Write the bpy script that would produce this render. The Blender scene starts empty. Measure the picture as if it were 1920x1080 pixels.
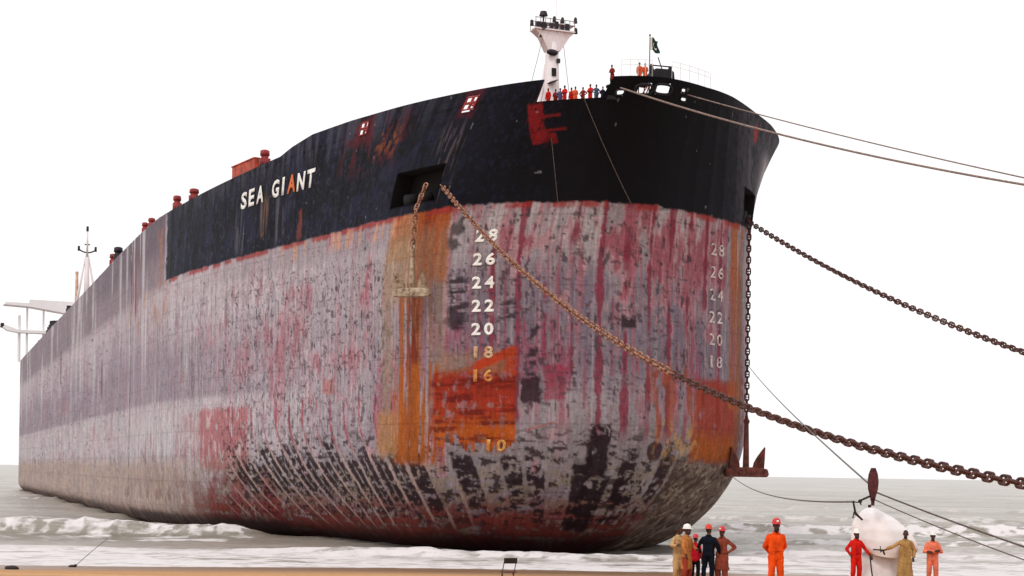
import bpy, bmesh, math, random
import numpy as np
from mathutils import Vector, Matrix, Euler

# ------------------------------------------------------------------ hull form (metres; u aft of the stem, v to the side, z above keel)
def pchip(xs, ys, q):
    xs = np.asarray(xs, float); ys = np.asarray(ys, float); q = np.asarray(q, float)
    h = np.diff(xs); d = np.diff(ys) / h
    m = np.zeros(len(xs)); m[0] = d[0]; m[-1] = d[-1]
    for i in range(1, len(xs) - 1):
        if d[i-1] * d[i] > 0:
            w1 = 2*h[i] + h[i-1]; w2 = h[i] + 2*h[i-1]
            m[i] = (w1 + w2) / (w1/d[i-1] + w2/d[i])
    k = np.clip(np.searchsorted(xs, q) - 1, 0, len(xs) - 2)
    t = (q - xs[k]) / h[k]
    t2 = t*t; t3 = t2*t
    return (2*t3-3*t2+1)*ys[k] + (t3-2*t2+t)*h[k]*m[k] + (-2*t3+3*t2)*ys[k+1] + (t3-t2)*h[k]*m[k+1]

END = [(120, 28.5), (335, 28.5), (352, 27.6), (363, 25.6), (370, 21.5), (373, 17.0)]
BOOT_S = [(0, 0), (.5, 3.5), (2.8, 7.6), (4.9, 10.3), (7.3, 12.7), (10.4, 14.6), (15.5, 16.4), (21.2, 17.7), (30.5, 19.6), (39.4, 21.6), (48.9, 23.7), (59.4, 25.8), (73.3, 27.7), (90, 28.4)] + END
BOOT_P = [(0, 0), (.5, 3.5), (1, 4.9), (2.8, 9.4), (6.1, 14.6), (10, 17.5), (16, 19.6), (22, 20.9), (32, 22.2), (40, 23.4), (50, 24.9), (60, 26.3), (74, 28), (90, 28.4)] + END
TOP_S = [(0, 0), (.5, 2.4), (1.7, 4.4), (5.7, 8.9), (9.3, 11.4), (13.5, 13.6), (18.7, 15.8), (25, 17.8), (30.4, 19.4), (39.5, 21.8), (50, 24), (65, 26.5), (80, 28.2), (95, 28.5)] + END
TOP_P = [(0, 0), (.5, 2.7), (2.1, 6.2), (4.7, 9.8), (7.6, 13.1), (12.1, 17.8), (17.8, 22.0), (25, 24.8), (37, 26.6), (60, 28), (80, 28.4), (95, 28.5)] + END

def half(tab, s):
    a = np.array(tab); return pchip(np.sqrt(a[:, 0]), a[:, 1], np.sqrt(np.maximum(s, 0)))

def _arc(tab):
    s = np.linspace(0, math.sqrt(373), 6000)**2; v = half(tab, s)
    return np.concatenate([[0], np.cumsum(np.hypot(np.diff(s), np.diff(v)))]), s
ARC_S = _arc(BOOT_S); ARC_P = _arc(BOOT_P)
LMAX_S = ARC_S[0][-1]; LMAX_P = ARC_P[0][-1]

def hull(L, Z):
    """girth L (starboard +, port -) and height Z -> (u, v, z)"""
    L, Z = np.broadcast_arrays(np.asarray(L, float), np.asarray(Z, float))
    star = L >= 0
    s = np.where(star, np.interp(np.abs(L), *ARC_S), np.interp(np.abs(L), *ARC_P))
    w = np.clip((Z - 24) / 16, 0, 1.3)**2
    v = np.where(star, half(BOOT_S, s)*(1-w) + half(TOP_S, s)*w, half(BOOT_P, s)*(1-w) + half(TOP_P, s)*w)
    fade = np.clip(1 - s/90, 0, 1)
    u0 = 1.3 - 6.5*w
    w2 = np.clip(1 - Z/13, 0, 1)
    u = s + fade*(u0 + 12*w2**2.3)
    v = v * (1 - fade*.25*w2**2.5)
    r = 3.0; k = np.clip(r - Z, 0, r)
    v = np.maximum(v - (r - np.sqrt(np.maximum(r*r - k*k, 0)))*np.clip(v/6, 0, 1), 0)
    return u, np.where(star, v, -v), Z

TH = math.radians(21.2); TIPX, TIPY = 9.93, 130.66; KEEL = -0.3
def to_world(u, v, z):
    return (TIPX - u*math.sin(TH) - v*math.cos(TH), TIPY + u*math.cos(TH) - v*math.sin(TH), z + KEEL)
def hull_local(L, Z):
    u, v, z = hull(L, Z); return np.stack([-u, -v, z], -1)
def hull_normal(L, Z):
    e = .05
    a = hull_local(np.asarray(L)+e, Z) - hull_local(np.asarray(L)-e, Z)
    b = hull_local(L, np.asarray(Z)+e) - hull_local(L, np.asarray(Z)-e)
    n = np.cross(a, b); return n/np.maximum(np.linalg.norm(n, axis=-1, keepdims=True), 1e-9)

random.seed(7)
SC = bpy.context.scene
COL = SC.collection
rng = np.random.default_rng(11)

# ------------------------------------------------------------------ small helpers
def lin(r, g, b, k=1.0):
    f = lambda c: (c/255/12.92 if c/255 <= .04045 else ((c/255+.055)/1.055)**2.4)*k
    return np.array([f(r), f(g), f(b)])

def link(o, parent=None):
    COL.objects.link(o)
    if parent is not None: o.parent = parent
    return o
def tag(o, label=None, cat=None, group=None, kind=None):
    if label: o['label'] = label
    if cat: o['category'] = cat
    if group: o['group'] = group
    if kind: o['kind'] = kind
    return o
def empty(name, loc=(0, 0, 0), rz=0.0):
    o = bpy.data.objects.new(name, None); o.empty_display_size = .5
    o.location = loc; o.rotation_euler = (0, 0, rz); return link(o)
def mesh_np(name, verts, quads, mats, parent=None, smooth=True):
    """fast mesh from numpy arrays (quads: n x 4 or n x 3)"""
    me = bpy.data.meshes.new(name); k = quads.shape[1]
    me.vertices.add(len(verts)); me.vertices.foreach_set('co', np.ascontiguousarray(verts, dtype=np.float32).ravel())
    me.loops.add(quads.size); me.loops.foreach_set('vertex_index', np.ascontiguousarray(quads, dtype=np.int32).ravel())
    me.polygons.add(len(quads)); me.polygons.foreach_set('loop_start', np.arange(len(quads), dtype=np.int32)*k)
    me.update(calc_edges=True)
    if smooth: me.polygons.foreach_set('use_smooth', np.ones(len(quads), bool))
    for m in (mats if isinstance(mats, (list, tuple)) else [mats]): me.materials.append(m)
    return link(bpy.data.objects.new(name, me), parent)
def obj_bm(name, bm, mat, parent=None, smooth=False, bevel=0):
    if bevel:
        bmesh.ops.bevel(bm, geom=[e for e in bm.edges if e.is_manifold and e.calc_face_angle(0) > .6], offset=bevel, segments=1, affect='EDGES')
    me = bpy.data.meshes.new(name); bm.normal_update(); bm.to_mesh(me); bm.free()
    if smooth: me.polygons.foreach_set('use_smooth', np.ones(len(me.polygons), bool))
    me.materials.append(mat)
    return link(bpy.data.objects.new(name, me), parent)

def box(bm, c, s, rot=None):
    r = bmesh.ops.create_cube(bm, size=1)['verts']
    M = Matrix.Translation(c) @ (rot.to_matrix().to_4x4() if rot else Matrix()) @ Matrix.Diagonal((*s, 1))
    bmesh.ops.transform(bm, matrix=M, verts=r); return r
def rod(bm, a, b, r0, r1=None, seg=10):
    a = Vector(a); b = Vector(b); d = b - a
    if d.length < 1e-6: return
    v = bmesh.ops.create_cone(bm, segments=seg, radius1=r0, radius2=r0 if r1 is None else r1, depth=d.length, cap_ends=True)['verts']
    bmesh.ops.transform(bm, matrix=Matrix.Translation((a+b)/2) @ d.to_track_quat('Z', 'Y').to_matrix().to_4x4(), verts=v); return v
def ball(bm, c, s, sub=2, rot=None):
    v = bmesh.ops.create_icosphere(bm, subdivisions=sub, radius=1)['verts']
    s = (s, s, s) if isinstance(s, (int, float)) else s
    bmesh.ops.transform(bm, matrix=Matrix.Translation(c) @ (rot.to_matrix().to_4x4() if rot else Matrix()) @ Matrix.Diagonal((*s, 1)), verts=v); return v
def prism(bm, pts, y0, y1, M=None):
    """polygon in (x, z) extruded along y"""
    a = [bm.verts.new((x, y0, z)) for x, z in pts]; b = [bm.verts.new((x, y1, z)) for x, z in pts]
    n = len(pts); bm.faces.new(a); bm.faces.new(b[::-1])
    for i in range(n): bm.faces.new((a[i], b[i], b[(i+1) % n], a[(i+1) % n]))
    bmesh.ops.recalc_face_normals(bm, faces=bm.faces[:])
    if M: bmesh.ops.transform(bm, matrix=M, verts=a+b)
def tube_np(pts, rad, seg=8):
    pts = np.asarray(pts, float); n = len(pts); rad = np.broadcast_to(rad, n)
    t = np.gradient(pts, axis=0); t /= np.linalg.norm(t, axis=1, keepdims=True)
    up = np.tile([0, 0, 1.], (n, 1)); up[np.abs(t[:, 2]) > .95] = [1., 0, 0]
    s = np.cross(t, up); s /= np.linalg.norm(s, axis=1, keepdims=True); q = np.cross(s, t)
    a = np.linspace(0, 2*math.pi, seg, endpoint=False)
    v = pts[:, None] + rad[:, None, None]*(np.cos(a)[None, :, None]*s[:, None] + np.sin(a)[None, :, None]*q[:, None])
    i = np.arange(n-1)[:, None]*seg; j = np.arange(seg)[None]; k = (j+1) % seg
    f = np.stack([i+j, i+k, i+seg+k, i+seg+j], -1).reshape(-1, 4)
    return v.reshape(-1, 3), f

# lattice noise
def _h(ix, iy, seed):
    n = (ix.astype(np.int64)*374761393 + iy.astype(np.int64)*668265263 + seed*1274126177) & 0x7fffffff
    n = ((n ^ (n >> 13))*1274126177) & 0x7fffffff
    return ((n ^ (n >> 16)) & 0xffff)/65535.0
def vnoise(x, y, seed=0):
    xi = np.floor(x); yi = np.floor(y); fx = x-xi; fy = y-yi
    fx = fx*fx*(3-2*fx); fy = fy*fy*(3-2*fy)
    return (_h(xi, yi, seed)*(1-fx)+_h(xi+1, yi, seed)*fx)*(1-fy)+(_h(xi, yi+1, seed)*(1-fx)+_h(xi+1, yi+1, seed)*fx)*fy
def fbm(x, y, seed=0, o=4):
    s = 0; a = .5; t = 0
    for i in range(o):
        s = s + a*vnoise(x*2**i, y*2**i, seed+i*17); t += a; a *= .55
    return s/t
def ss(a, b, x):
    t = np.clip((x-a)/(b-a), 0, 1); return t*t*(3-2*t)

# ------------------------------------------------------------------ materials
def nodes(name):
    m = bpy.data.materials.new(name); m.use_nodes = True
    nt = m.node_tree; b = nt.nodes['Principled BSDF']; return m, nt, b
def N(nt, typ, **kw):
    n = nt.nodes.new(typ)
    for k, v in kw.items():
        if k in n.inputs: n.inputs[k].default_value = v
        else: setattr(n, k, v)
    return n
def mat(name, col, rough=.7, col2=None, scale=4.0, bump=0.0, metal=0.0, detail=5.0, stretch=(1, 1, 1), lo=.35, hi=.65, spec=.3):
    m, nt, b = nodes(name); L = nt.links.new
    b.inputs['Roughness'].default_value = rough; b.inputs['Metallic'].default_value = metal
    b.inputs['Specular IOR Level'].default_value = spec
    tc = N(nt, 'ShaderNodeTexCoord'); mp = N(nt, 'ShaderNodeMapping', Scale=stretch); L(tc.outputs['Object'], mp.inputs['Vector'])
    nz = N(nt, 'ShaderNodeTexNoise', Scale=scale, Detail=detail, Roughness=.6); L(mp.outputs[0], nz.inputs['Vector'])
    if col2 is None: col2 = [c*.78 for c in col]
    r = N(nt, 'ShaderNodeValToRGB'); r.color_ramp.elements[0].position = lo; r.color_ramp.elements[1].position = hi
    r.color_ramp.elements[0].color = (*col2, 1); r.color_ramp.elements[1].color = (*col, 1)
    L(nz.outputs['Fac'], r.inputs['Fac']); L(r.outputs['Color'], b.inputs['Base Color'])
    if bump:
        bp = N(nt, 'ShaderNodeBump', Strength=bump, Distance=.03); L(nz.outputs['Fac'], bp.inputs['Height']); L(bp.outputs[0], b.inputs['Normal'])
    return m

M_rust = mat('rusty_chain_iron', lin(112, 76, 70), .85, lin(48, 30, 30), 6, .5)
M_rust_dark = mat('dark_chain_iron', lin(74, 40, 38), .85, lin(38, 20, 22), 6, .5)
M_rust_pale = mat('tan_highlight_chain_iron', lin(182, 136, 112), .85, lin(84, 42, 34), 5, .5)  # tan highlight on the links put into the iron's colour
M_anchor_dark = mat('brown_anchor_iron', lin(112, 58, 46), .85, lin(56, 30, 28), 2.2, .5)
M_anchor_pale = mat('pale_anchor_iron', lin(192, 176, 152), .85, lin(112, 84, 68), 1.8, .5)
M_white = mat('white_ship_paint', (.82, .76, .77), .5, (.70, .60, .61), .8, stretch=(1, 1, .3))
M_white_clean = mat('white_lettering_paint', (.86, .84, .80), .6, (.66, .60, .58), 1.6, lo=.25, hi=.5)
M_tan_letter = mat('stained_lettering_paint', lin(215, 185, 150), .6, lin(170, 110, 70), 1.5)
M_orange_letter = mat('orange_lettering_paint', lin(225, 120, 55), .6, lin(200, 95, 40), 1.5)
M_yellow_letter = mat('yellowed_lettering_paint', lin(215, 170, 90), .6, lin(180, 90, 40), 1.5)
M_red_deck = mat('red_deck_paint', lin(165, 62, 60), .6, lin(110, 36, 40), 1.5, stretch=(1, 1, .4))
M_orange_deck = mat('orange_deck_paint', lin(200, 85, 55), .6, lin(140, 50, 40), 1.2)
M_dark_deck = mat('dark_deck_fitting_paint', lin(52, 42, 52), .6, lin(30, 24, 32), 1.5)
M_black = mat('black_fitting_paint', lin(24, 24, 32), .6, lin(14, 14, 20), 1.5)
M_deck = mat('deck_plating', lin(120, 70, 62), .8, lin(90, 55, 50), .4)
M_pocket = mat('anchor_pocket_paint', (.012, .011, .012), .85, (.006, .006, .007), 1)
M_rope = mat('weathered_rope', lin(160, 142, 134), .9, lin(98, 80, 76), 9, .3)
M_rope_dark = mat('dark_wire_rope', lin(105, 92, 86), .8, lin(66, 56, 54), 9, .3)
M_wire = mat('thin_grey_wire', lin(120, 115, 112), .7, lin(80, 76, 74), 9)
M_black_rope = mat('dark_hull_line', lin(70, 68, 66), .8, lin(40, 38, 40), 9)
M_block = mat('oxide_red_block', lin(98, 42, 46), .6, lin(48, 22, 26), 7, .5)
M_tarp = mat('white_tarpaulin', (.86, .82, .83), .7, (.76, .70, .71), 2.2, .15)
M_iron = mat('black_iron', lin(46, 36, 34), .6, lin(26, 20, 20), 5)
M_skin = mat('dark_skin', lin(82, 50, 40), .55, lin(64, 38, 31), 9)
M_hair = mat('black_hair', (.012, .010, .010), .7, (.02, .017, .016), 40)
M_beard = M_hair
M_eye = mat('eye', (.03, .02, .02), .2)
M_shoe = mat('black_leather', (.018, .015, .015), .5)
M_sandal = mat('brown_leather', lin(72, 44, 30), .6)
M_shell = {}
def cloth(name, c, k=.55):
    if name not in M_shell:
        M_shell[name] = mat(name, c, .9, [x*k for x in c], 5.0, .35, stretch=(1, 1, .5), lo=.34, hi=.6, spec=.1)
    return M_shell[name]
def shell(name, c):
    if name not in M_shell: M_shell[name] = mat(name, c, .35, [x*.9 for x in c], 4, spec=.5)
    return M_shell[name]

# ------------------------------------------------------------------ the ship
ship = empty('oil_tanker', (TIPX, TIPY, KEEL), TH - math.pi/2)
tag(ship, 'huge beached tanker with black topsides and scraped rusty grey hull, bow on to the shore', 'ship')

def frame_coord(l, z):
    a = np.abs(l)
    f = a + 13*np.clip((12.5-z)/10, 0, 1.2)**1.6*np.clip(a/30, 0, 1)
    return np.where(f < 14, f/2.35, 14/2.35+(f-14)/3.1)*np.where(l < 0, -1, 1)

def paint(l, z):
    P = l.shape
    def mix(c, col, m):
        return c*(1-m[..., None]) + np.asarray(col)*m[..., None]
    K = .90
    C = lambda r, g, b: lin(r, g, b, K)
    # ragged coordinates for every edge
    wl = l + 1.0*(fbm(l*.9, z*.35, 3)-.5) + .5*(fbm(l*3, z*2, 5)-.5)
    wz = z + .9*(fbm(l*.5, z*.9, 4)-.5) + .5*(fbm(l*3.1, z*2.3, 6)-.5)
    def rect(l0, l1, z0, z1, s=.25, ragged=True):
        a, b = (wl, wz) if ragged else (l, z)
        return ss(l0-s, l0+s, a)*(1-ss(l1-s, l1+s, a))*ss(z0-s, z0+s, b)*(1-ss(z1-s, z1+s, b))
    big = fbm(l*.09, z*.10, 20); st = fbm(l*1.6, z*.12, 21); st2 = fbm(l*4.0, z*.35, 22); fine = fbm(l*2.4, z*1.9, 23); hz = fbm(l*.25, z*2.4, 24)
    fi = frame_coord(l, z); ci = np.floor(fi); ft = fi-ci
    rc = lambda seed: _h(ci, np.zeros_like(ci), seed)
    left = ss(14, 60, l); bow = 1-ss(12, 26, np.abs(l))
    # --- grey antifouling with lavender and pale cast
    c = np.ones(P+(3,))*C(164, 152, 158)
    c = mix(c, C(138, 124, 134), ss(.38, .66, big*.6+st*.4)*.9)
    c = mix(c, C(204, 192, 198), left*ss(.25, .6, st*.5+fine*.5+.15*(big-.5))*.9)
    c = mix(c, C(120, 106, 122), ss(13, 18, z)*(1-ss(23.5, 28, z))*bow*ss(.25, .6, fine*.5+st*.5)*.85)
    c = mix(c, C(136, 126, 124), ss(6, 9, z)*(1-ss(12, 15, z))*bow*ss(.3, .55, fine)*.6)
    c = mix(c, C(186, 178, 180), bow*ss(24, 28, z)*ss(.45, .6, st)*.7)
    c = mix(c, C(168, 150, 166), ss(62, 110, l)*ss(14, 22, z)*.5)
    c = mix(c, C(134, 117, 132), ss(28, 70, l)*ss(15.3, 16.0, z+.5*(fine-.5))*(1-ss(20, 26, z+3*(big-.5)))*.62)
    c = mix(c, C(206, 194, 198), ss(40, 80, l)*ss(9, 11, z)*(1-ss(14.6, 15.4, z+.4*(fine-.5)))*.5)
    c = mix(c, C(196, 180, 184), ss(20, 60, l)*ss(25, 28, z+2*(big-.5))*.45)
    c = mix(c, C(124, 112, 122), ss(17, 30, l)*(1-ss(50, 75, l))*ss(27.6, 28.6, z)*ss(.35, .55, fine)*.45)
    # --- pink primer showing through
    pn = .55*fbm(l*.55, z*.22, 30)+.45*fbm(l*2.2, z*.55, 31)
    bias = .09*rect(-13.5, .8, 19.5, 30.6, 1.5) + .11*rect(-13.5, 2, 24.5, 30.6, .8) + .07*rect(3, 17, 22, 30.6, 1.5) + .09*rect(42, 62, 17.5, 22.5, 1.5) + .05*rect(20, 60, 14, 28, 3) + .07*rect(22.5, 38, 29.0, 31, .6)+.05*rect(85, 260, 8, 14, 2)+.05*rect(200, 262, 17, 27, 3)
    c = mix(c, C(188, 138, 146), ss(.60, .68, pn+bias)*.75*(1-.35*left))
    c = mix(c, C(160, 84, 98), ss(.68, .75, pn+bias)*.8*(1-.5*left))
    drip = fbm(l*2.8, z*.09, 35)*.7+fbm(l*.8, z*.2, 36)*.3
    c = mix(c, C(166, 104, 116), ss(.57, .66, drip)*(.35+.45*bow)*ss(9, 13, z))
    c = mix(c, C(198, 188, 190), ss(.58, .66, fbm(l*3.1, z*.08, 37)*.7+big*.3)*(.30+.25*left)*ss(8, 12, z))
    blk = np.maximum(rect(55.2, 69.5, 7.4, 14.2, .4), rect(69.5, 79, 8.5, 14, .7)*.55*ss(.42, .58, fbm(l*1.5, z*.2, 32)))
    c = mix(c, C(182, 112, 116), blk*ss(.22, .40, fbm(l*1.3, z*.9, 33))*.9)
    c = mix(c, C(202, 186, 188), blk*ss(.58, .68, fbm(l*1.6, z*.7, 34))*.75)
    c = mix(c, C(206, 198, 202), rect(78.5, 110, 8.6, 14, 1.2)*ss(.35, .5, st)*.7)
    c = mix(c, C(178, 110, 108), rect(34.8, 37.8, 14.8, 16.5, .3)*ss(.3, .5, fine)*.8)
    c = mix(c, C(158, 96, 110), rect(22.6, 27, 11, 18.5, .8)*ss(.35, .55, fine+.2*(16-z)/8)*.75)
    # --- crimson weld lines over the frames
    lw = np.abs((fi - np.round(fi)))*np.where(np.abs(fi) < 6, 2.35, 3.1)
    pres = ss(.30, .44, fbm(np.round(fi)*3.7, z*.16, 40)); wdt = .03+.55*fbm(np.round(fi)*5.1, z*.3, 41)**2.2
    line = (1-ss(wdt, wdt+.13, lw+.35*(fine-.5)+.25*(big-.5)))*pres
    c = mix(c, C(138, 48, 70), line*ss(9.5, 12, z)*(1-ss(13, 15, np.abs(l)))*.88)
    half_ = (1-ss(.02, .12, np.abs(ft-.5)*2.35-.1*fbm(ci*3.3, z*.4, 42)))*ss(.52, .6, fbm(ci*2.9, z*.2, 43))*bow*ss(11, 14, z)
    c = mix(c, C(150, 78, 92), half_*.7)
    c = mix(c, C(168, 82, 96), line*rect(22, 62, 9.3, 14.4, .4)*.85)
    col = (rc(52) > .66)*bow*ss(14, 15.5, z+2*(fine-.5))*(1-ss(19.5, 22, z+3*(fine-.5)))
    c = mix(c, C(146, 72, 94), col*ss(.42, .6, st2)*.8)
    c = mix(c, C(150, 44, 70), rect(4.9, 7.0, 13.9, 16.6, .15)*.7)
    # --- small dark scabs in rows
    rowz = np.floor(z/1.55); sp = fbm(l*2.1+rowz*7.3, z*2.0+rowz*.37, 45, 2)
    den = rect(19, 58, 13, 27.5, 2)*.06 + rect(6, 17, 17, 25, 1.5)*.10 + rect(-7, 5, 15, 31, 2)*.05
    rowon = _h(rowz, np.floor(l/9), 46) > .42
    c = mix(c, C(74, 62, 72), ss(.835, .87, sp+den*np.where(rowon, 1, -.6))*.85)
    sp2 = fbm(l*2.6, z*2.0, 47, 2)
    c = mix(c, C(86, 70, 80), ss(.86, .90, sp2+den*.7)*.75)
    # --- scraped lower hull: olive brown, then dark red under the turn
    low = 1-ss(6.5, 9.6, z+1.6*(big-.5)+1.2*(fine-.5))
    scr = fbm(l*.9+z*1.3, z*2.2, 70)
    c = mix(c, C(150, 134, 118), low*ss(.34, .56, scr)*.8*(1-ss(60, 80, l)))
    red = (1-ss(3.4, 6.4, z+2.6*(fine-.5)+2.0*(hz-.5)))*(1-ss(66, 80, l))*ss(-9, -5, l)
    c = mix(c, C(112, 38, 36), red*ss(.30, .50, fine*.5+hz*.5)*.92)
    c = mix(c, C(150, 62, 52), red*ss(.5, .6, hz)*.5)
    c = mix(c, C(134, 44, 46), rect(48, 68, 2, 7.2, 1.2)*ss(.38, .55, fbm(l*.3, z*.3, 72))*.75)
    dsh = fbm(l*3.0, z*1.05, 48, 3); dden = rect(-8, 17, 13, 30, 2)*.055+rect(17, 62, 10.5, 27, 2)*.05
    c = mix(c, C(78, 60, 68), ss(.735, .775, dsh+dden)*(dden > .01)*(.8-.25*left))
    dsh2 = fbm(l*1.6, z*3.2, 49, 3)
    c = mix(c, C(88, 70, 76), ss(.74, .78, dsh2+dden*.9)*(dden > .01)*.7)
    # --- paint gone to bare dark steel between the frames
    tb = ss(.05, .14, ft+.22*(fine-.5))*(1-ss(.84, .93, ft+.22*(fine-.5)))
    top = 9.3+2.2*(rc(60)-.35); bot = np.where(l > 30, 3.6, 2.2)+2.2*rc(61)
    zone = ss(bot-.3, bot+.5, z)*(1-ss(top-.8, top+.4, z+1.6*(fine-.5)))
    dens = np.where(l >= 0, .50+.50*ss(15, 24, l)*(1-ss(54, 59, l)), .42)*(1-ss(59, 63, l))*(l > -10)
    hz2 = fbm(l*.55, z*2.6, 25); rag = ss(.45, .53, hz2*.55+fine*.45+.05*(dens-.55)+.09*ss(4.5, 6.5, z)*(1-ss(8, 9.5, z))-.05*(1-ss(3.5, 5, z)))
    on = ss(0, .12, dens+.12-rc(62))
    rows_ = ss(.36, .47, fbm(l*.75, z*3.6, 66)*.7+fine*.3+.03); sub = ss(.03, .10, np.abs(ft-.5)+.10*(st-.5))*.75+.25
    sub = np.where(l > 20, sub, 1)
    c = mix(c, C(44, 26, 34), tb*zone*rag*on*rows_*sub*.95)
    fl_ = ss(.56, .62, fbm(l*1.5, z*3.4, 64))*ss(2, 3.5, z)*(1-ss(10, 12.5, z))*(l > -11)*(1-ss(60, 64, l))*(1-line)
    c = mix(c, C(48, 30, 36), fl_*.85)
    sol = rect(1.1, 2.8, 7.4, 12.0, .2)*ss(.27, .38, fine+.08*(10-z)) + rect(.3, 2.6, 2.2, 7.2, .25)*ss(.36, .46, fine*.5+hz2*.5) + rect(-2.6, -.4, 3.2, 7.0, .3)*ss(.44, .52, fine*.4+hz2*.6)
    c = mix(c, C(40, 22, 30), np.clip(sol, 0, 1)*.96)
    c = mix(c, C(52, 30, 38), rect(7.2, 8.9, 13.7, 15.7, .12)*.92)
    c = mix(c, C(52, 40, 50), (rect(7.4, 8.4, 15.8, 20.2, .15)*ss(.40, .5, hz*.5+fine*.5) + rect(9.6, 10.8, 17.5, 22, .2)*ss(.46, .55, hz)+rect(14.2, 16.2, 20, 24.8, .3)*ss(.5, .56, hz))*.9)
    c = mix(c, C(48, 34, 40), rect(-1.0, .4, 20.1, 21.2, .12, False)*ss(.4, .5, fine)*.9)
    c = mix(c, C(64, 30, 36), (1-ss(.75, 1.0, np.hypot((l+3.6)*.95, z-9.6)+.5*(fine-.5)))*.9)
    for (a0, b0) in ((15.7, 28.6), (16.2, 27.3)): c = mix(c, C(70, 62, 66), (1-ss(.45, .75, np.hypot((l-a0)*.7, z-b0)+.6*(fine-.5)))*.85)
    rib = (1-ss(.05+.2*fbm(np.round(fi)*2.3, z*.5, 77), .30, lw+.35*(fine-.5)))*ss(.30, .42, fbm(np.round(fi)*4.3, z*.35, 78))*ss(1.5, 3, z)*(1-ss(9, 11, z))*ss(10, 16, l)*(1-ss(58, 64, l))
    c = mix(c, C(186, 156, 150), rib*.8)
    c = mix(c, C(46, 15, 18), (1-ss(1.0, 2.9, z+.8*(fine-.5)))*(1-ss(66, 84, l))*.9)  # shade under the hull painted as a near-black strip, wet band included
    pl = ss(-17.5, -5, -l-12.5)*0 + (1-ss(-8, -5, l))
    sc2 = fbm(l*1.1-z*1.0, (l*.5+z)*2.6, 74)
    c = mix(c, C(114, 92, 80), pl*(1-ss(7.8, 10, z+1.5*(fine-.5)))*.85)
    c = mix(c, C(66, 44, 42), pl*(1-ss(8, 10.5, z))*ss(.52, .62, sc2)*.75)
    c = mix(c, C(190, 172, 150), pl*(1-ss(8, 10, z))*ss(.60, .68, fbm(l*1.5-z*1.2, (l*.5+z)*3.1, 75))*.6)
    # --- tan wet band aft
    tan = ss(64, 84, l)*(1-ss(7.2, 9.6, z+1.0*(big-.5)+.5*(fine-.5)))
    c = mix(c, C(184, 158, 142), tan*.8*ss(.2, .5, st*.5+fine*.5))
    lowred = ss(60, 72, l)*(1-ss(92, 150, l))*(1-ss(4, 8, z))*ss(.5, .62, fbm(l*.5, z*.5, 76)); c = mix(c, C(128, 86, 82), lowred*.5)
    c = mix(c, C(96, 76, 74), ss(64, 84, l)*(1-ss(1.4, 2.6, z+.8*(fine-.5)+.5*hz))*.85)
    c = mix(c, C(52, 34, 38), rect(48, 112, -2, 1.9, .5)*.8)  # hull-bottom shadow painted dark over the wet foot of the side
    c = mix(c, C(150, 128, 122), tan*ss(.56, .66, st2)*.6)
    # --- rust from the anchor pockets
    sr = fbm(l*2.6, z*.10, 80); sr2 = fbm(l*1.2, z*.16, 81)
    a = rect(16.6, 24.9, 26.4, 32, .35)
    c = mix(c, C(174, 116, 72), a*.9)
    c = mix(c, C(164, 76, 26), rect(16.6, 21.0, 24.2, 32, .35)*ss(.30, .5, sr+.1)*.95)
    c = mix(c, C(150, 50, 20), rect(17.6, 20.6, 23.8, 31.2, .3)*ss(.5, .62, sr)*.8)
    c = mix(c, C(166, 60, 34), rect(22.8, 24.6, 27.4, 31, .4)*ss(.4, .6, sr)*.7)
    c = mix(c, C(182, 150, 120), rect(20.4, 25, 22.6, 28, .8)*.6)
    c = mix(c, C(150, 122, 98), rect(16.6, 25.4, 9, 29, 1.0)*ss(.30, .55, sr)*.6)
    c = mix(c, C(156, 84, 42), rect(18.3, 22.9, 8.8, 24.2, .5)*ss(.34, .56, sr)*.85)
    c = mix(c, C(120, 40, 24), rect(19.6, 21.2, 10, 23.5, .3)*ss(.3, .5, st2)*.85)
    c = mix(c, C(168, 88, 30), rect(17.0, 23.1, 8.2, 17.0, .6)*ss(.32, .54, sr+.12*(14-z)/5)*.92)
    c = mix(c, C(186, 128, 66), rect(22.6, 26.2, 8.8, 12.8, .6)*.55)
    edge = 16.3+(17.0-l)*.13
    drp = fbm(l*2.2, z*.15, 89)
    big_r = ss(9.3, 9.6, l+.3*(fine-.5))*(1-ss(17.2, 18.4, l+.9*(fine-.5)))*(1-ss(-.15, .15, wz*.4+z*.6-edge))*ss(9.6, 10.5, z+1.6*(fine-.5)+.8*(hz-.5)+5*(drp-.5))*(1-.55*ss(.60, .68, fbm(l*1.6, z*1.2, 87)))
    c = mix(c, lin(152, 42, 18, .95), big_r*.97)
    c = mix(c, lin(184, 88, 26, .95), big_r*(1-ss(10.6, 13.6, z+2.6*(hz-.5)+1.4*(fine-.5)))*.92)
    c = mix(c, lin(96, 22, 14), big_r*ss(.52, .62, hz*.6+fbm(l*.7, z*4.5, 88)*.4)*.75)
    c = mix(c, lin(150, 120, 90), big_r*ss(.70, .76, fine)*.5)
    up = ss(9.4, 9.6, l)*(1-ss(13.0, 14.2, l))*(1-ss(-.1, .1, z-(18.5-(l-9.5)*.36)))*ss(-.1, .15, z-(17.6-(l-9.5)*.36))
    c = mix(c, lin(176, 58, 22, 1.0), up*.95)
    c = mix(c, lin(168, 62, 30, 1.0), rect(9.5, 10.4, 16, 18.2, .2)*.8)
    gsh = rect(10.5, 17, 16.2, 18, .4)
    c = mix(c, C(150, 122, 92), gsh*.5*(1-up))
    c = mix(c, C(176, 62, 40), (1-ss(.05, .16, np.abs(z-(11.2+(8.6-l)*.28))+.1*fine))*rect(5.8, 8.6, 10.5, 13, .2)*.8)
    # port side rust
    por = rect(-16.2, -8.2, 9.0, 16.2, .5)
    c = mix(c, C(156, 54, 34), por*ss(.36, .52, fbm(l*1.1, z*.6, 85)+.12*ss(-11, -9.5, -l-20)+.05)*.92)
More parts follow.
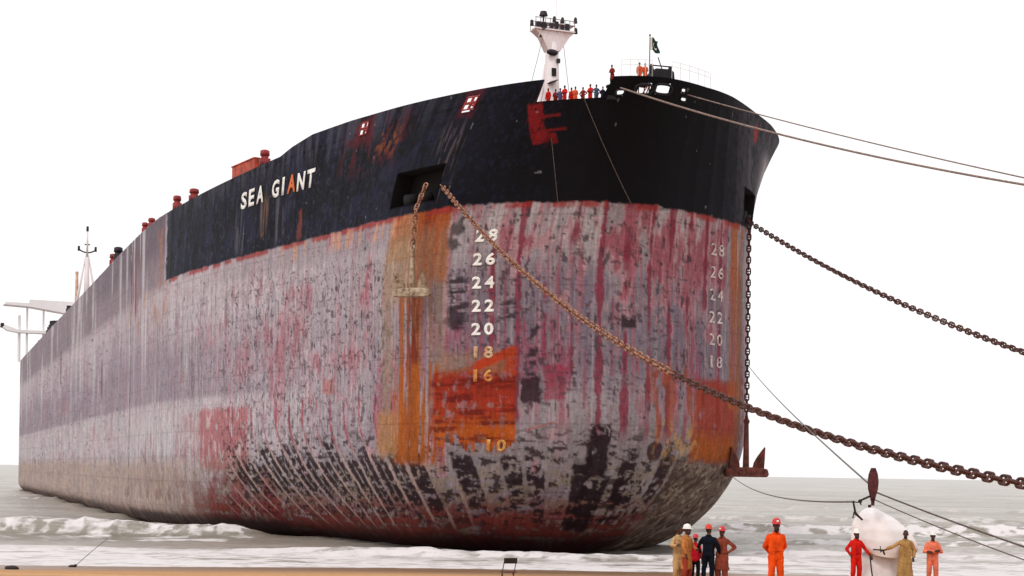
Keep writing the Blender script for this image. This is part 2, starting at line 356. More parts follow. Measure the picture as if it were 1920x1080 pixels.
    c = mix(c, C(172, 92, 38), por*(1-ss(10.2, 12, z+1.6*(fine-.5)))*.85)
    c = mix(c, C(124, 44, 34), rect(-18, -15.2, 8.8, 17, .6)*ss(.35, .55, fine)*.75)
    c = mix(c, C(164, 74, 50), rect(-8.8, -2.5, 10.5, 17, .8)*ss(.46, .58, fbm(l*1.6, z*.35, 86))*.8)
    c = mix(c, C(196, 156, 96), rect(-9, -3.5, 9, 12, .8)*ss(.5, .62, fine)*.6)
    c = mix(c, C(176, 98, 44), rect(-16.1, -13.7, 13.5, 31, .4)*ss(.25, .5, sr+.1*(z-14)/16)*.95)
    c = mix(c, C(150, 100, 74), rect(-16.6, -15.0, 10, 26, .3)*.6)
    c = mix(c, C(206, 186, 192), rect(-40, -18.6, 14, 30, .6)*.8)
    # --- black topsides
    bl = ss(30.42, 30.6, z+.35*(fbm(l*.8, z*.5, 90)-.5)+.25*(fine-.5)*(l < 20))*(1-ss(84.0, 85.0, l+1.1*(fbm(l*.6, z*1.1, 95)-.5)+.6*(fine-.5)))
    k = lin(11, 11, 19)*np.ones(P+(3,))
    k = mix(k, lin(32, 34, 56), ss(.42, .66, fbm(l*.5, z*.4, 91)*.6+fine*.4)*ss(10, 34, l)*.9)
    k = mix(k, lin(60, 58, 76), ss(.52, .70, fbm(l*2.4, z*.9, 92)*.5+fbm(l*4, z*4, 112)*.5)*ss(14, 44, l)*.7)
    k = mix(k, lin(26, 26, 46), ss(.55, .7, fbm(l*3, z*3, 113))*(1-ss(-14, -4, -np.abs(l)))*.8)
    k = mix(k, lin(82, 80, 92), ss(36.5, 39.8, z)*ss(.42, .6, st)*ss(14, 40, l)*.55)
    k = mix(k, lin(78, 28, 36), rect(26, 36.5, 35.6, 39.6, 1.2)*ss(.44, .60, fbm(l*.9, z*.6, 93)*.6+fine*.4)*.85)
    k = mix(k, lin(120, 66, 36), rect(27, 31, 36.6, 38.6, .6)*ss(.52, .6, fine)*.7)
    for lc, rw, rk in ((33.5, 1.5, .65), (19.0, 1.0, .5)): k = mix(k, lin(96, 28, 38), rect(lc-rw, lc+rw, 38.1, 40.2, .3)*rk)
    k = mix(k, lin(92, 78, 82), rect(18, 21, 31.5, 37.6, .7)*ss(.56, .64, st2)*.6)
    k = mix(k, lin(84, 80, 90), rect(48, 60, 31, 36, .8)*ss(.52, .62, fbm(l*1.3, z*.1, 94))*.8)
    k = mix(k, lin(120, 88, 66), rect(51.5, 53.2, 32, 36, .4)*ss(.4, .6, st2)*.6)
    k = mix(k, lin(120, 62, 58), rect(43.6, 44.5, 30.8, 33.6, .2)*.8)
    lsl = l-(z-35)*.65+.25*(fine-.5)
    band = lambda a0, a1: ss(a0-.08, a0+.08, lsl)*(1-ss(a1-.08, a1+.08, lsl))
    E_ = np.clip(band(8.9, 10.35)*rect(0, 20, 35.0, 38.25, .12)*ss(.22, .34, fine) + band(7.3, 8.9)*(1-ss(.06, .16, np.abs(z-37.25-.06*(9-lsl))))*.8 + band(7.0, 8.9)*(1-ss(.06, .16, np.abs(z-36.15-.06*(9-lsl))))*.7 + band(8.0, 8.9)*rect(0, 20, 35.1, 35.9, .15)*.8, 0, 1)
    k = mix(k, lin(128, 24, 28), E_*.9)
    k = mix(k, lin(70, 62, 74), ss(-22, -12, -l-28)*0+(1-ss(-19, -11, l))*ss(.3, .6, fine)*.75)
    k = mix(k, lin(160, 150, 158), (1-ss(-25, -20.5, l+(fine-.5)*2))*(1-ss(37, 38.6, z))*.85)
    k = mix(k, lin(150, 36, 44), (1-ss(.4, .6, np.hypot(l+19.0, (z-38.6)*.7)))*.9)
    k = mix(k, lin(150, 150, 158), (vnoise(l*1.7, z*1.7, 96) > .972)*.45)
    # lighter shade of the grey-painted aft topsides
    c = mix(c, C(136, 120, 130), ss(84.5, 86, l)*ss(29.0, 31, z)*.85)
    c = mix(c, C(104, 90, 102), ss(84.5, 86, l)*ss(32, 36, z+2*(st-.5))*(1-ss(110, 200, l))*.8)
    aft = ss(84.5, 87, l)
    c = mix(c, C(206, 196, 200), aft*ss(.60, .68, fbm(l*.33, z*.02, 97))*ss(14, 26, z)*.8)
    c = mix(c, C(170, 118, 98), rect(85, 93, 30, 37, .8)*ss(.46, .6, fbm(l*.8, z*.12, 98))*.75)
    c = mix(c, C(150, 64, 66), rect(103, 108, 28, 37, .8)*ss(.48, .58, fbm(l*.7, z*.1, 99))*.85)
    c = mix(c, C(190, 128, 80), rect(84, 112, 25.5, 30.5, 1.5)*ss(.55, .65, fbm(l*.5, z*.2, 100))*.6)
    c = mix(c, C(88, 70, 70), rect(144.0-.0, 146.5, 18, 27.5, .5)*(1-ss(.5, 1.0, np.abs(l-(145.2+(22.5-z)*.25))))*.9)
    c = mix(c, C(92, 76, 78), rect(217, 224, 24, 31, .5)*(1-ss(.6, 1.2, np.abs(l-220)))*.9)
    # thin red line where the black ends, orange smears under it
    rl = (1-ss(.12, .45, np.abs(z-30.35)+.3*(fine-.5)))*(1-ss(82, 86, l))
    c = mix(c, C(160, 52, 48), rl*ss(.35, .55, fbm(l*.6, z*0, 101))*.85)
    c = mix(c, C(204, 150, 120), rect(24, 48, 28.7, 30.4, .4)*ss(.5, .6, st)*.7)
    c = c*(1-bl[..., None]) + k*bl[..., None]
    # plate seams
    seam = np.maximum(1-ss(.02, .10, np.abs((z+.15*(big-.5))/2.95-np.round(z/2.95))*2.95), (1-ss(.02, .10, np.abs(fi/4-np.round(fi/4))*9))*.8)
    c = c*(1-.22*seam*ss(.3, .5, st))[..., None]
    # overall fine grain and vertical streaking
    g = (1+.42*(st2-.5)+.26*(fine-.5)+.28*(fbm(l*5, z*5, 130, 2)-.5)+.25*(st-.5))*(1-.13*bow)
    return np.clip(c*g[..., None], 0.003, .9)

# top edge of the shell: main deck, forecastle bulwark, the open gap in it
TOPL = [(-400, 38), (-72, 39), (-55, 39.6), (-45, 40.2), (-12, 40.1), (-6, 39.95), (5.55, 39.95), (5.7, 38.45), (11.75, 38.45), (11.9, 40.1), (20, 40.2), (36, 40.5), (43, 40.45), (47.0, 39.95), (49.5, 39.45), (56, 39.3), (72, 39.0), (84, 38.8), (130, 38.8), (170, 38.4), (245, 37.9), (375, 36.8), (420, 36.8)]
def ztop(l): return np.interp(l, [a for a, b in TOPL], [b for a, b in TOPL])
HOLES = [(19.65, 18.35, 38.55, 39.75), (34.15, 32.85, 38.8, 40.0), (2.55, 1.15, 38.62, 39.42), (.35, -1.15, 38.75, 39.55), (4.6, 3.9, 38.55, 39.0), (-2.75, -3.25, 39.15, 39.5), (-2.95, -3.6, 38.55, 38.9)]
POCKETS = [(25.6, 19.0, 31.3, 34.4), (-16.4, -21.0, 31.2, 33.9)]

dl = .125
cols = np.concatenate([-np.geomspace(1, LMAX_P-44, 50)[::-1]-44, np.arange(-45, 112, dl), 111+np.cumsum(np.linspace(.2, 2.6, 60))])
cols = np.concatenate([cols[cols < 190], np.linspace(191, LMAX_S, 90)])
nz_lo = 244; nz_hi = 80
zrows = np.linspace(0, 30.5, nz_lo)
Lg = np.repeat(cols[:, None], nz_lo+nz_hi, 1)
tt = np.linspace(0, 1, nz_hi+1)[1:]
Zg = np.concatenate([np.repeat(zrows[None], len(cols), 0), 30.5+(ztop(cols)[:, None]-30.5)*tt[None]], 1)
V = hull_local(Lg, Zg)
# hungry-horse plating: the shell sinks slightly between the frames
Nn = hull_normal(Lg, Zg)
if (Nn[len(cols)//3, 100] @ np.array([1, .3, 0])) < 0: Nn = -Nn
fi = frame_coord(Lg, Zg)
dent = -.035*(1-np.abs(2*(fi-np.floor(fi))-1)**2)*np.clip(np.abs(Lg)/6, 0, 1) - .10*(fbm(Lg*.22, Zg*.22, 120)-.5)
V = V + Nn*dent[..., None]*(Zg < 39)[..., None]
nr = nz_lo+nz_hi
ii = np.arange(len(cols)-1)[:, None]*nr; jj = np.arange(nr-1)[None]
Q = np.stack([ii+jj, ii+nr+jj, ii+nr+jj+1, ii+jj+1], -1)
lc = (Lg[:-1, :-1]+Lg[1:, 1:])/2; zc = (Zg[:-1, :-1]+Zg[1:, 1:])/2
keep = np.ones(lc.shape, bool)
for a, b, z0, z1 in HOLES: keep &= ~((lc < a) & (lc > b) & (zc > z0) & (zc < z1))
for a, b, z0, z1 in POCKETS: keep &= ~((lc < a) & (lc > b) & (zc > z0) & (zc < z1))
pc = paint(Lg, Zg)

m, nt, b = nodes('weathered_hull_paint'); L_ = nt.links.new
at = N(nt, 'ShaderNodeAttribute', attribute_name='paint'); ag = N(nt, 'ShaderNodeAttribute', attribute_name='girth')
mp = N(nt, 'ShaderNodeMapping', Scale=(5.0, .7, 1)); L_(ag.outputs['Vector'], mp.inputs['Vector'])
n1 = N(nt, 'ShaderNodeTexNoise', Scale=1.0, Detail=6, Roughness=.65); L_(mp.outputs[0], n1.inputs['Vector'])
mp2 = N(nt, 'ShaderNodeMapping', Scale=(2.2, 5.5, 1)); L_(ag.outputs['Vector'], mp2.inputs['Vector'])
n2 = N(nt, 'ShaderNodeTexNoise', Scale=1.0, Detail=5, Roughness=.7); L_(mp2.outputs[0], n2.inputs['Vector'])
mul = N(nt, 'ShaderNodeMath', operation='MULTIPLY'); L_(n1.outputs['Fac'], mul.inputs[0]); L_(n2.outputs['Fac'], mul.inputs[1])
mr = N(nt, 'ShaderNodeMapRange'); mr.inputs['From Min'].default_value = .12; mr.inputs['From Max'].default_value = .40; mr.inputs['To Min'].default_value = .70; mr.inputs['To Max'].default_value = 1.25
L_(mul.outputs[0], mr.inputs['Value'])
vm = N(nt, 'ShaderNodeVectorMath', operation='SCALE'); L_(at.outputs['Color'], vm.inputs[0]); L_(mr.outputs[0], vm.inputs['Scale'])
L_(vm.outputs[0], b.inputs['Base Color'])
b.inputs['Roughness'].default_value = .62; b.inputs['Specular IOR Level'].default_value = .12
bp = N(nt, 'ShaderNodeBump', Strength=.35, Distance=.05); L_(n2.outputs['Fac'], bp.inputs['Height']); L_(bp.outputs[0], b.inputs['Normal'])
M_hull = m

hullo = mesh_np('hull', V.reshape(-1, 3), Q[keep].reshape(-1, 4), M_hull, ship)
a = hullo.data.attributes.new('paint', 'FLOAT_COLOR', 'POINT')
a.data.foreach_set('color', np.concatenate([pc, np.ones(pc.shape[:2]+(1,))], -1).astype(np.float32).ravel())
a = hullo.data.attributes.new('girth', 'FLOAT_VECTOR', 'POINT')
a.data.foreach_set('vector', np.stack([Lg, Zg, Zg*0], -1).astype(np.float32).ravel())

def col_pair(z, ins=0.0, n=160):
    """matching points on both sides at height z(l), moved inboard by ins"""
    s = np.concatenate([np.linspace(.15, 1, 30)**2*60, np.linspace(62, 373, n-30)])
    ls = np.interp(s, ARC_S[1], ARC_S[0]); lp = -np.interp(s, ARC_P[1], ARC_P[0])
    out = []
    for l in (ls, lp):
        zz = z(l) if callable(z) else np.full_like(l, z)
        p = hull_local(l, zz); nn = hull_normal(l, zz)
        sgn = np.where((nn[:, 1]*p[:, 1] + nn[:, 0]*.2) < 0, -1, 1)[:, None]
        p = p - nn*sgn*ins; p[:, 2] = zz; out.append(p)
    return out
def strip(name, A, B, mt, parent, sm=False):
    n = len(A); v = np.concatenate([A, B]); i = np.arange(n-1)
    return mesh_np(name, v, np.stack([i, i+1, n+i+1, n+i], -1), mt, parent, sm)
s_, p_ = col_pair(lambda l: np.minimum(ztop(l), 38.4)-.08, .05)
strip('deck', s_, p_, M_deck, ship)
s_, p_ = col_pair(0.0, 0); s_[:, 2] = p_[:, 2] = 0
strip('bottom_plating', s_, p_, M_rust_dark, ship)
lz_ = np.linspace(0, 36.8, 30)
strip('transom', hull_local(np.full(30, LMAX_S), lz_), hull_local(np.full(30, -LMAX_P), lz_), M_white, ship)

# bulwark inside skin and rail cap on the forecastle
cb = cols[(cols > -46) & (cols < 47)][::2]
zb = np.concatenate([np.linspace(38.2, 1, 1)*0+38.25, np.linspace(38.5, 40.0, 13), [99]])
Lb = np.repeat(cb[:, None], len(zb), 1); Zb = np.minimum(np.repeat(zb[None], len(cb), 0), ztop(cb)[:, None])
Nb = hull_normal(Lb, Zb); Pb = hull_local(Lb, Zb)
sg = np.where((Nb[..., 1]*Pb[..., 1]+Nb[..., 0]*.2) < 0, -1, 1)[..., None]
Ib = Pb - Nb*sg*.22; Ib[..., 2] = Zb
nb = len(zb)
vb = np.concatenate([Ib, Pb[:, -1:]], 1); nb += 1
ii = np.arange(len(cb)-1)[:, None]*nb; jj = np.arange(nb-1)[None]
Qb = np.stack([ii+jj, ii+jj+1, ii+nb+jj+1, ii+nb+jj], -1)
Ze = np.concatenate([Zb, Zb[:, -1:]], 1); Le = np.concatenate([Lb, Lb[:, :1]], 1)
lc = (Le[:-1, :-1]+Le[1:, 1:])/2; zc = (Ze[:-1, :-1]+Ze[1:, 1:])/2
keep = (Ze[1:, 1:]-Ze[1:, :-1]+Ze[:-1, 1:]-Ze[:-1, :-1] > 1e-4)
keep[:, -1] = True
for a0, b0, z0, z1 in HOLES: keep &= ~((lc < a0+.3) & (lc > b0-.3) & (zc > z0-.3) & (zc < z1+.3) & (np.arange(nb-1)[None] < nb-2))
mesh_np('bulwark_lining', vb.reshape(-1, 3), Qb[keep].reshape(-1, 4), M_black, ship, False)

def frame_at(l, z):
    """ship-local frame on the shell: origin, forward-along-girth, up-along-shell, outward"""
    l = float(l); z = float(z)
    p = hull_local(l, z); a = hull_local(l-.05, z)-hull_local(l+.05, z); bz = hull_local(l, z+.05)-hull_local(l, z-.05)
    a = Vector(a).normalized(); bz = Vector(bz).normalized(); n = a.cross(bz).normalized()
    o = Vector((-1, 0, 0)) if abs(l) < .1 else None
    return Vector(p), a, bz, n

# anchor pockets: dark recessed boxes behind the openings
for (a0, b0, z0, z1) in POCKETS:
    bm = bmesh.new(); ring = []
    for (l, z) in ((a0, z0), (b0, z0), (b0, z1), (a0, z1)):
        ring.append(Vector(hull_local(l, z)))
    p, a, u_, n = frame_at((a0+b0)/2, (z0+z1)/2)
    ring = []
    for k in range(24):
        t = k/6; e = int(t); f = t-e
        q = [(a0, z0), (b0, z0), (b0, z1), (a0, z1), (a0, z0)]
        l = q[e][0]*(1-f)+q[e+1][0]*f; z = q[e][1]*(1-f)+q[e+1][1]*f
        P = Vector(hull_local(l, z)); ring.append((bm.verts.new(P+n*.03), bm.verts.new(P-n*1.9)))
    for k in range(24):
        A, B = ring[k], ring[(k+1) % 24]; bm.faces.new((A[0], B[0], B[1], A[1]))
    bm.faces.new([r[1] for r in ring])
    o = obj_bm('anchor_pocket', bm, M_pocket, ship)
    c = p-n*1.2-u_*.9
    for sx in (-1, 1):
        bm = bmesh.new(); rod(bm, c+a*1.1*sx, c+a*1.1*sx+n*.9-u_*.3, .55, .62, 16); obj_bm('hawse_pipe', bm, M_pocket, o, True)

# ------------------------------------------------------------------ lettering laid on the shell
def glyph(ch, wdt, hgt, l, z, mt, name, parent, bold=.02, thick=.03):
    cu = bpy.data.curves.new('glyph', 'FONT'); cu.body = ch; cu.size = 1; cu.offset = bold; cu.resolution_u = 3
    o = bpy.data.objects.new('glyph', cu); COL.objects.link(o)
    dg = bpy.context.evaluated_depsgraph_get(); dg.update()
    me = bpy.data.meshes.new_from_object(o.evaluated_get(dg)); bpy.data.objects.remove(o)
    bm = bmesh.new(); bm.from_mesh(me); bpy.data.meshes.remove(me)
    bmesh.ops.triangulate(bm, faces=bm.faces[:]); bmesh.ops.subdivide_edges(bm, edges=[e for e in bm.edges if e.calc_length() > .25], cuts=2)
    co = np.array([v.co[:2] for v in bm.verts]); mn = co.min(0); mx = co.max(0)
    q = (co-mn)/(mx-mn)
    ll = l-(q[:, 0]-.5)*wdt; zz = z+(q[:, 1]-.5)*hgt
    P = hull_local(ll, zz)
    _, a, u_, n = frame_at(l, z)
    dd = -.10*(fbm(ll*.22, zz*.22, 120)-.5)
    for v, p, d in zip(bm.verts, P, dd): v.co = Vector(p)+n*(thick+max(d, -.01))
    r = bmesh.ops.extrude_face_region(bm, geom=bm.faces[:]); vs = [e for e in r['geom'] if isinstance(e, bmesh.types.BMVert)]
    for v in vs: v.co += n*.012
    bmesh.ops.recalc_face_normals(bm, faces=bm.faces[:])
    return obj_bm(name, bm, mt, parent)
M_faded = mat('faded_mark_paint', lin(205, 192, 190), .6, lin(150, 118, 122), 2.4, lo=.38, hi=.56)
nm = empty('ship_name'); nm.parent = ship
NAME = [('S', 57.9, 36.35, 1.55), ('E', 55.9, 36.40, 1.45), ('A', 53.7, 36.40, 1.75), ('G', 49.9, 36.42, 1.65), ('I', 48.15, 36.44, .5), ('A', 46.3, 36.42, 1.75), ('N', 44.3, 36.35, 1.6), ('T', 42.3, 36.35, 1.6)]
for i, (ch, l, z, w) in enumerate(NAME):
    o = glyph(ch, w, 1.75, l, z, M_orange_letter if i == 5 else M_white_clean, 'letter', nm, .035)
    if i == 5: tag(o, 'letter painted orange among the white ones')
for d, mt in ((28, M_white_clean), (26, M_white_clean), (24, M_white_clean), (22, M_white_clean), (20, M_white_clean), (18, M_tan_letter), (16, M_yellow_letter), (10, M_yellow_letter)):
    l = 12.6 if d > 10 else 11.2
    g = empty('draught_mark'); g.parent = ship
    for k, ch in enumerate(str(d)): glyph(ch, .88 if ch != '1' else .36, 1.05, l+.6-1.2*k, d-.1, mt, 'digit', g, .035, .035 if d > 18 else .02)
for d in (28, 26, 24, 22, 20, 18):
    g = empty('draught_mark'); g.parent = ship
    for k, ch in enumerate(str(d)): glyph(ch, .92 if ch != '1' else .36, 1.05, -11.15+.62-1.25*k, d-.2, M_faded, 'digit', g, .015)

# ------------------------------------------------------------------ fairleads in the bulwark
for i, (a0, b0, z0, z1) in enumerate(HOLES):
    lc_, zc_ = (a0+b0)/2, (z0+z1)/2; p, a, u_, n = frame_at(lc_, zc_); w = abs(a0-b0)/2; h = (z1-z0)/2
    bm = bmesh.new()
    R = Matrix((a, u_, n)).transposed()
    def loc(x, y, d): return p + a*x + u_*y + n*d
    if i < 2:
        for sx in (-1, 1): rod(bm, loc(sx*w, -h, 0), loc(sx*w, h, 0), .07)
        for sy in (-1, 1): rod(bm, loc(-w, sy*h, 0), loc(w, sy*h, 0), .07)
        o = obj_bm('fairlead', bm, M_red_deck, ship)
        bm = bmesh.new(); rod(bm, loc(.0, -h, -.08), loc(.0, h, -.08), .12); rod(bm, loc(-w, .05, -.08), loc(w, .05, -.08), .12)
        if i == 0: rod(bm, loc(w*.45, -h*.45, -.05), loc(w*.98, -h*.30, -.05), .09)
        else: rod(bm, loc(w*.2, -h*.30, -.05), loc(w*.98, -h*.45, -.05), .12)
        obj_bm('roller', bm, M_red_deck, o)
    else:
        pts = []
        for k in range(25):
            t = 2*math.pi*k/24; pts.append(loc(w*1.06*math.copysign(abs(math.cos(t))**.7, math.cos(t)), h*1.08*math.copysign(abs(math.sin(t))**.7, math.sin(t)), 0))
        v, f = tube_np(np.array(pts), .11 if w > .5 else .07, 8)
        o = mesh_np('fairlead', v, f, M_black, ship)
        if i == 2:
            bm = bmesh.new(); rod(bm, loc(w*.1, -h, -.15), loc(w*.45, h, -.15), .05); rod(bm, loc(w*.55, -h, -.15), loc(w*.55, h, -.15), .05)
            obj_bm('roller', bm, M_red_deck, o)

# ------------------------------------------------------------------ beach, sea, sky
def beach(x, y):
    z = pchip([-400, -60, 0, 15, 35, 48, 60, 80, 100, 116, 150, 300, 700, 3000], [9, 7.2, 5.9, 5.4, 4.6, 3.95, 3.2, 1.85, .75, 0, -1.0, -4, -10, -14], np.clip(y, -400, 3000))
    lowl = (1-ss(-34, -6, x))
    return z - .15*lowl*ss(52, 75, y)*(1-ss(120, 160, y)) + .05*(fbm(x*.12, y*.10, 200)-.5)*ss(150, 60, y)*(y < 150)
bx = np.concatenate([-np.geomspace(60, 6000, 30)[::-1], np.linspace(-59, 59, 180), np.geomspace(60, 6000, 30)])
by = np.concatenate([-np.geomspace(1, 400, 20)[::-1], np.linspace(0, 150, 260), np.geomspace(152, 30000, 60)])
BX, BY = np.meshgrid(bx, by, indexing='ij'); BZ = beach(BX, BY)
n = len(by); ii = np.arange(len(bx)-1)[:, None]*n; jj = np.arange(n-1)[None]
m, nt, b = nodes('wet_beach_sand'); L_ = nt.links.new
ge = N(nt, 'ShaderNodeNewGeometry'); sx = N(nt, 'ShaderNodeSeparateXYZ'); L_(ge.outputs['Position'], sx.inputs[0])
nz = N(nt, 'ShaderNodeTexNoise', Scale=.35, Detail=8, Roughness=.65); mp = N(nt, 'ShaderNodeMapping', Scale=(.35, 1, 1)); L_(ge.outputs['Position'], mp.inputs[0]); L_(mp.outputs[0], nz.inputs['Vector'])
nf = N(nt, 'ShaderNodeTexNoise', Scale=14, Detail=6, Roughness=.7); L_(ge.outputs['Position'], nf.inputs['Vector'])
r = N(nt, 'ShaderNodeValToRGB'); r.color_ramp.elements[0].position = .36; r.color_ramp.elements[1].position = .66
r.color_ramp.elements[0].color = (*lin(178, 126, 76), 1); r.color_ramp.elements[1].color = (*lin(208, 158, 106), 1)
L_(nz.outputs['Fac'], r.inputs['Fac'])
wet = N(nt, 'ShaderNodeMapRange'); wet.inputs['From Min'].default_value = 1.5; wet.inputs['From Max'].default_value = .5; L_(sx.outputs['Z'], wet.inputs['Value'])
mx = N(nt, 'ShaderNodeMix', data_type='RGBA'); L_(wet.outputs[0], mx.inputs['Factor']); L_(r.outputs['Color'], mx.inputs['A']); mx.inputs['B'].default_value = (*lin(136, 104, 76), 1)
sp = N(nt, 'ShaderNodeTexNoise', Scale=3.2, Detail=9, Roughness=.75); L_(ge.outputs['Position'], sp.inputs['Vector'])
sr = N(nt, 'ShaderNodeMapRange'); sr.inputs['From Min'].default_value = .3; sr.inputs['From Max'].default_value = .7; sr.inputs['To Min'].default_value = .62; sr.inputs['To Max'].default_value = 1.2; L_(sp.outputs['Fac'], sr.inputs['Value'])
sv = N(nt, 'ShaderNodeVectorMath', operation='SCALE'); L_(mx.outputs['Result'], sv.inputs[0]); L_(sr.outputs[0], sv.inputs['Scale'])
L_(sv.outputs[0], b.inputs['Base Color'])
rr = N(nt, 'ShaderNodeMapRange'); rr.inputs['To Min'].default_value = .9; rr.inputs['To Max'].default_value = .35; L_(wet.outputs[0], rr.inputs['Value']); L_(rr.outputs[0], b.inputs['Roughness'])
fp = N(nt, 'ShaderNodeTexVoronoi', Scale=1.7, Randomness=1.0); L_(ge.outputs['Position'], fp.inputs['Vector'])      # trampled sand
fpr = N(nt, 'ShaderNodeMapRange'); fpr.inputs['From Min'].default_value = .08; fpr.inputs['From Max'].default_value = .26; L_(fp.outputs['Distance'], fpr.inputs['Value'])
fa = N(nt, 'ShaderNodeMath', operation='MULTIPLY_ADD'); L_(fpr.outputs[0], fa.inputs[0]); fa.inputs[1].default_value = .9; L_(nf.outputs['Fac'], fa.inputs[2])
bp = N(nt, 'ShaderNodeBump', Strength=.55, Distance=.05); L_(fa.outputs[0], bp.inputs['Height']); L_(bp.outputs[0], b.inputs['Normal'])
tag(mesh_np('beach', np.stack([BX, BY, BZ], -1).reshape(-1, 3), np.stack([ii+jj, ii+n+jj, ii+n+jj+1, ii+jj+1], -1).reshape(-1, 4), m), kind='structure')

# sea: real wave relief near shore, flattening into fine chop far out
tq = np.concatenate([np.linspace(-3, -.62, 40)[:-1], np.linspace(-.62, .62, 620), np.linspace(.62, 3, 40)[1:]])
yq = 88*np.exp(np.linspace(0, math.log(40000/88), 900)); yq = np.concatenate([np.arange(88, 250, .33), yq[yq > 250]])
TX, TY = np.meshgrid(tq, yq, indexing='ij'); TX = TX*TY
def sea(x, y):
    near = 1-ss(400, 2500, y)
    sh = np.clip((y-112)/40, 0, 1)                     # flattens on the beach
    wob = 9*(fbm(x*.018, y*.01, 300)-.5)
    z = .26*near*np.sin((y+wob*2)*.21+.02*x)*sh +   .20*near*(fbm(x*.05, y*.14, 302)-.5)*2*sh + .38*near*(fbm(x*.25, y*.55, 303)-.5)*sh + .16*near*(fbm(x*1.0, y*1.6, 305)-.5)*(.3+.7*sh)
    foam = np.zeros_like(x)
    for (y0, h, w, x0, x1, dx, seed, f0) in BREAKERS:
        yc = y0 + 6*(fbm(x*.035, x*0+seed, 310+seed)-.5) + 2.5*(fbm(x*.2, x*0+seed, 320+seed)-.5)
        am = h*ss(x0-dx, x0+dx, x)*(1-ss(x1-dx, x1+dx, x))*(.35+1.0*fbm(x*.07, x*0+seed*3, 330+seed))
        d = (y-yc)/w
        prof = np.where(d < 0, np.exp(-(d*2.6)**2), np.exp(-(d*.8)**2))
        z = z + am*prof*(1+.35*(fbm(x*1.1, y*1.1, 340)-.5))
        crest = np.where(d < 0, ss(-.95, -.15, d), 1-ss(.0, .35, d))
        rag = fbm(x*.55, y*.6, 350+seed)
        foam = np.maximum(foam, np.clip(crest*ss(.10, .5, am/max(h, .01)*.9)*f0*1.3 - ss(.40, .58, rag)*(.95 if seed in (1, 4) else .7)*(d < .0), 0, 1))
        tail = (d < -.4)*(d > -4)*np.exp((d+.4)*.5)*ss(.15, .5, am/max(h, .01))*f0
        foam = np.maximum(foam, tail*ss(.44, .58, fbm(x*.22, y*.55, 360+seed)))
    lft = 1-ss(-22, -8, x); rgt = ss(18, 26, x)
    shore = 1-ss(118+18*lft+14*rgt, 146+4*lft+26*rgt, y+8*(fbm(x*.04, y*.03, 370)-.5))
    lace = fbm(x*.10, y*.34, 371)*.6+fbm(x*.5, y*1.1, 372)*.4
    lace2 = np.abs(fbm(x*.22, y*.5, 380)-.5)*2
    foam = np.maximum(foam, shore*ss(.34, .58, lace+.14*(1-ss(110, 128, y))+.12*lft*(1-ss(138, 146, y))+.05*rgt)*(.62+.38*ss(.04, .16, lace2)))
    mid = (1-ss(150, 420, y))*ss(.60, .70, fbm(x*.06, y*.20, 373)*.7+fbm(x*.4, y*.9, 374)*.3)
    foam = np.maximum(foam, mid*.75)
    # backwash round the forefoot
    return z, np.clip(foam, 0, 1)
BREAKERS = [(161, 1.5, 3.0, -85, -27, 4, 1, .66), (184, 1.0, 4.0, -140, -44, 8, 2, .6), (136, .5, 3.0, -24, -2, 4, 3, 1.0), (130.5, .6, 2.2, -16, 24, 4, 8, 1.0), (204, 1.5, 4.5, 25, 150, 6, 4, .9), (262, .9, 6, 30, 190, 10, 5, .45), (172, .7, 3.5, 27, 120, 6, 6, .8), (330, .8, 7, -220, 260, 20, 7, .35), (146, .35, 2.6, 22, 90, 5, 9, .9)]
ZS, FO = sea(TX, TY)
n = len(yq); ii = np.arange(len(tq)-1)[:, None]*n; jj = np.arange(n-1)[None]
m, nt, b = nodes('silty_sea_water'); L_ = nt.links.new
ge = N(nt, 'ShaderNodeNewGeometry'); at = N(nt, 'ShaderNodeAttribute', attribute_name='foam')
mp = N(nt, 'ShaderNodeMapping', Scale=(.45, 1.1, 1)); L_(ge.outputs['Position'], mp.inputs[0])
nz = N(nt, 'ShaderNodeTexNoise', Scale=1.2, Detail=9, Roughness=.72); L_(mp.outputs[0], nz.inputs['Vector'])
ad = N(nt, 'ShaderNodeMath', operation='ADD'); L_(at.outputs['Fac'], ad.inputs[0])
sb = N(nt, 'ShaderNodeMath', operation='MULTIPLY_ADD'); L_(nz.outputs['Fac'], sb.inputs[0]); sb.inputs[1].default_value = 2.0; sb.inputs[2].default_value = -1.0; L_(sb.outputs[0], ad.inputs[1])
fr = N(nt, 'ShaderNodeMapRange'); fr.inputs['From Min'].default_value = .22; fr.inputs['From Max'].default_value = .86; L_(ad.outputs[0], fr.inputs['Value'])
mpl = N(nt, 'ShaderNodeMapping', Scale=(.012, .05, 1)); L_(ge.outputs['Position'], mpl.inputs[0])
nl = N(nt, 'ShaderNodeTexNoise', Scale=1, Detail=6, Roughness=.6); L_(mpl.outputs[0], nl.inputs['Vector'])
wr = N(nt, 'ShaderNodeValToRGB'); wr.color_ramp.elements[0].position = .38; wr.color_ramp.elements[1].position = .64
wr.color_ramp.elements[0].color = (*lin(132, 124, 112), 1); wr.color_ramp.elements[1].color = (*lin(170, 161, 152), 1); L_(nl.outputs['Fac'], wr.inputs['Fac'])
mx = N(nt, 'ShaderNodeMix', data_type='RGBA'); L_(fr.outputs[0], mx.inputs['Factor']); L_(wr.outputs['Color'], mx.inputs['A']); mx.inputs['B'].default_value = (.78, .735, .735, 1)
L_(mx.outputs['Result'], b.inputs['Base Color'])
rr = N(nt, 'ShaderNodeMapRange'); rr.inputs['To Min'].default_value = .28; rr.inputs['To Max'].default_value = .9; L_(fr.outputs[0], rr.inputs['Value']); L_(rr.outputs[0], b.inputs['Roughness'])
b.inputs['Specular IOR Level'].default_value = .4
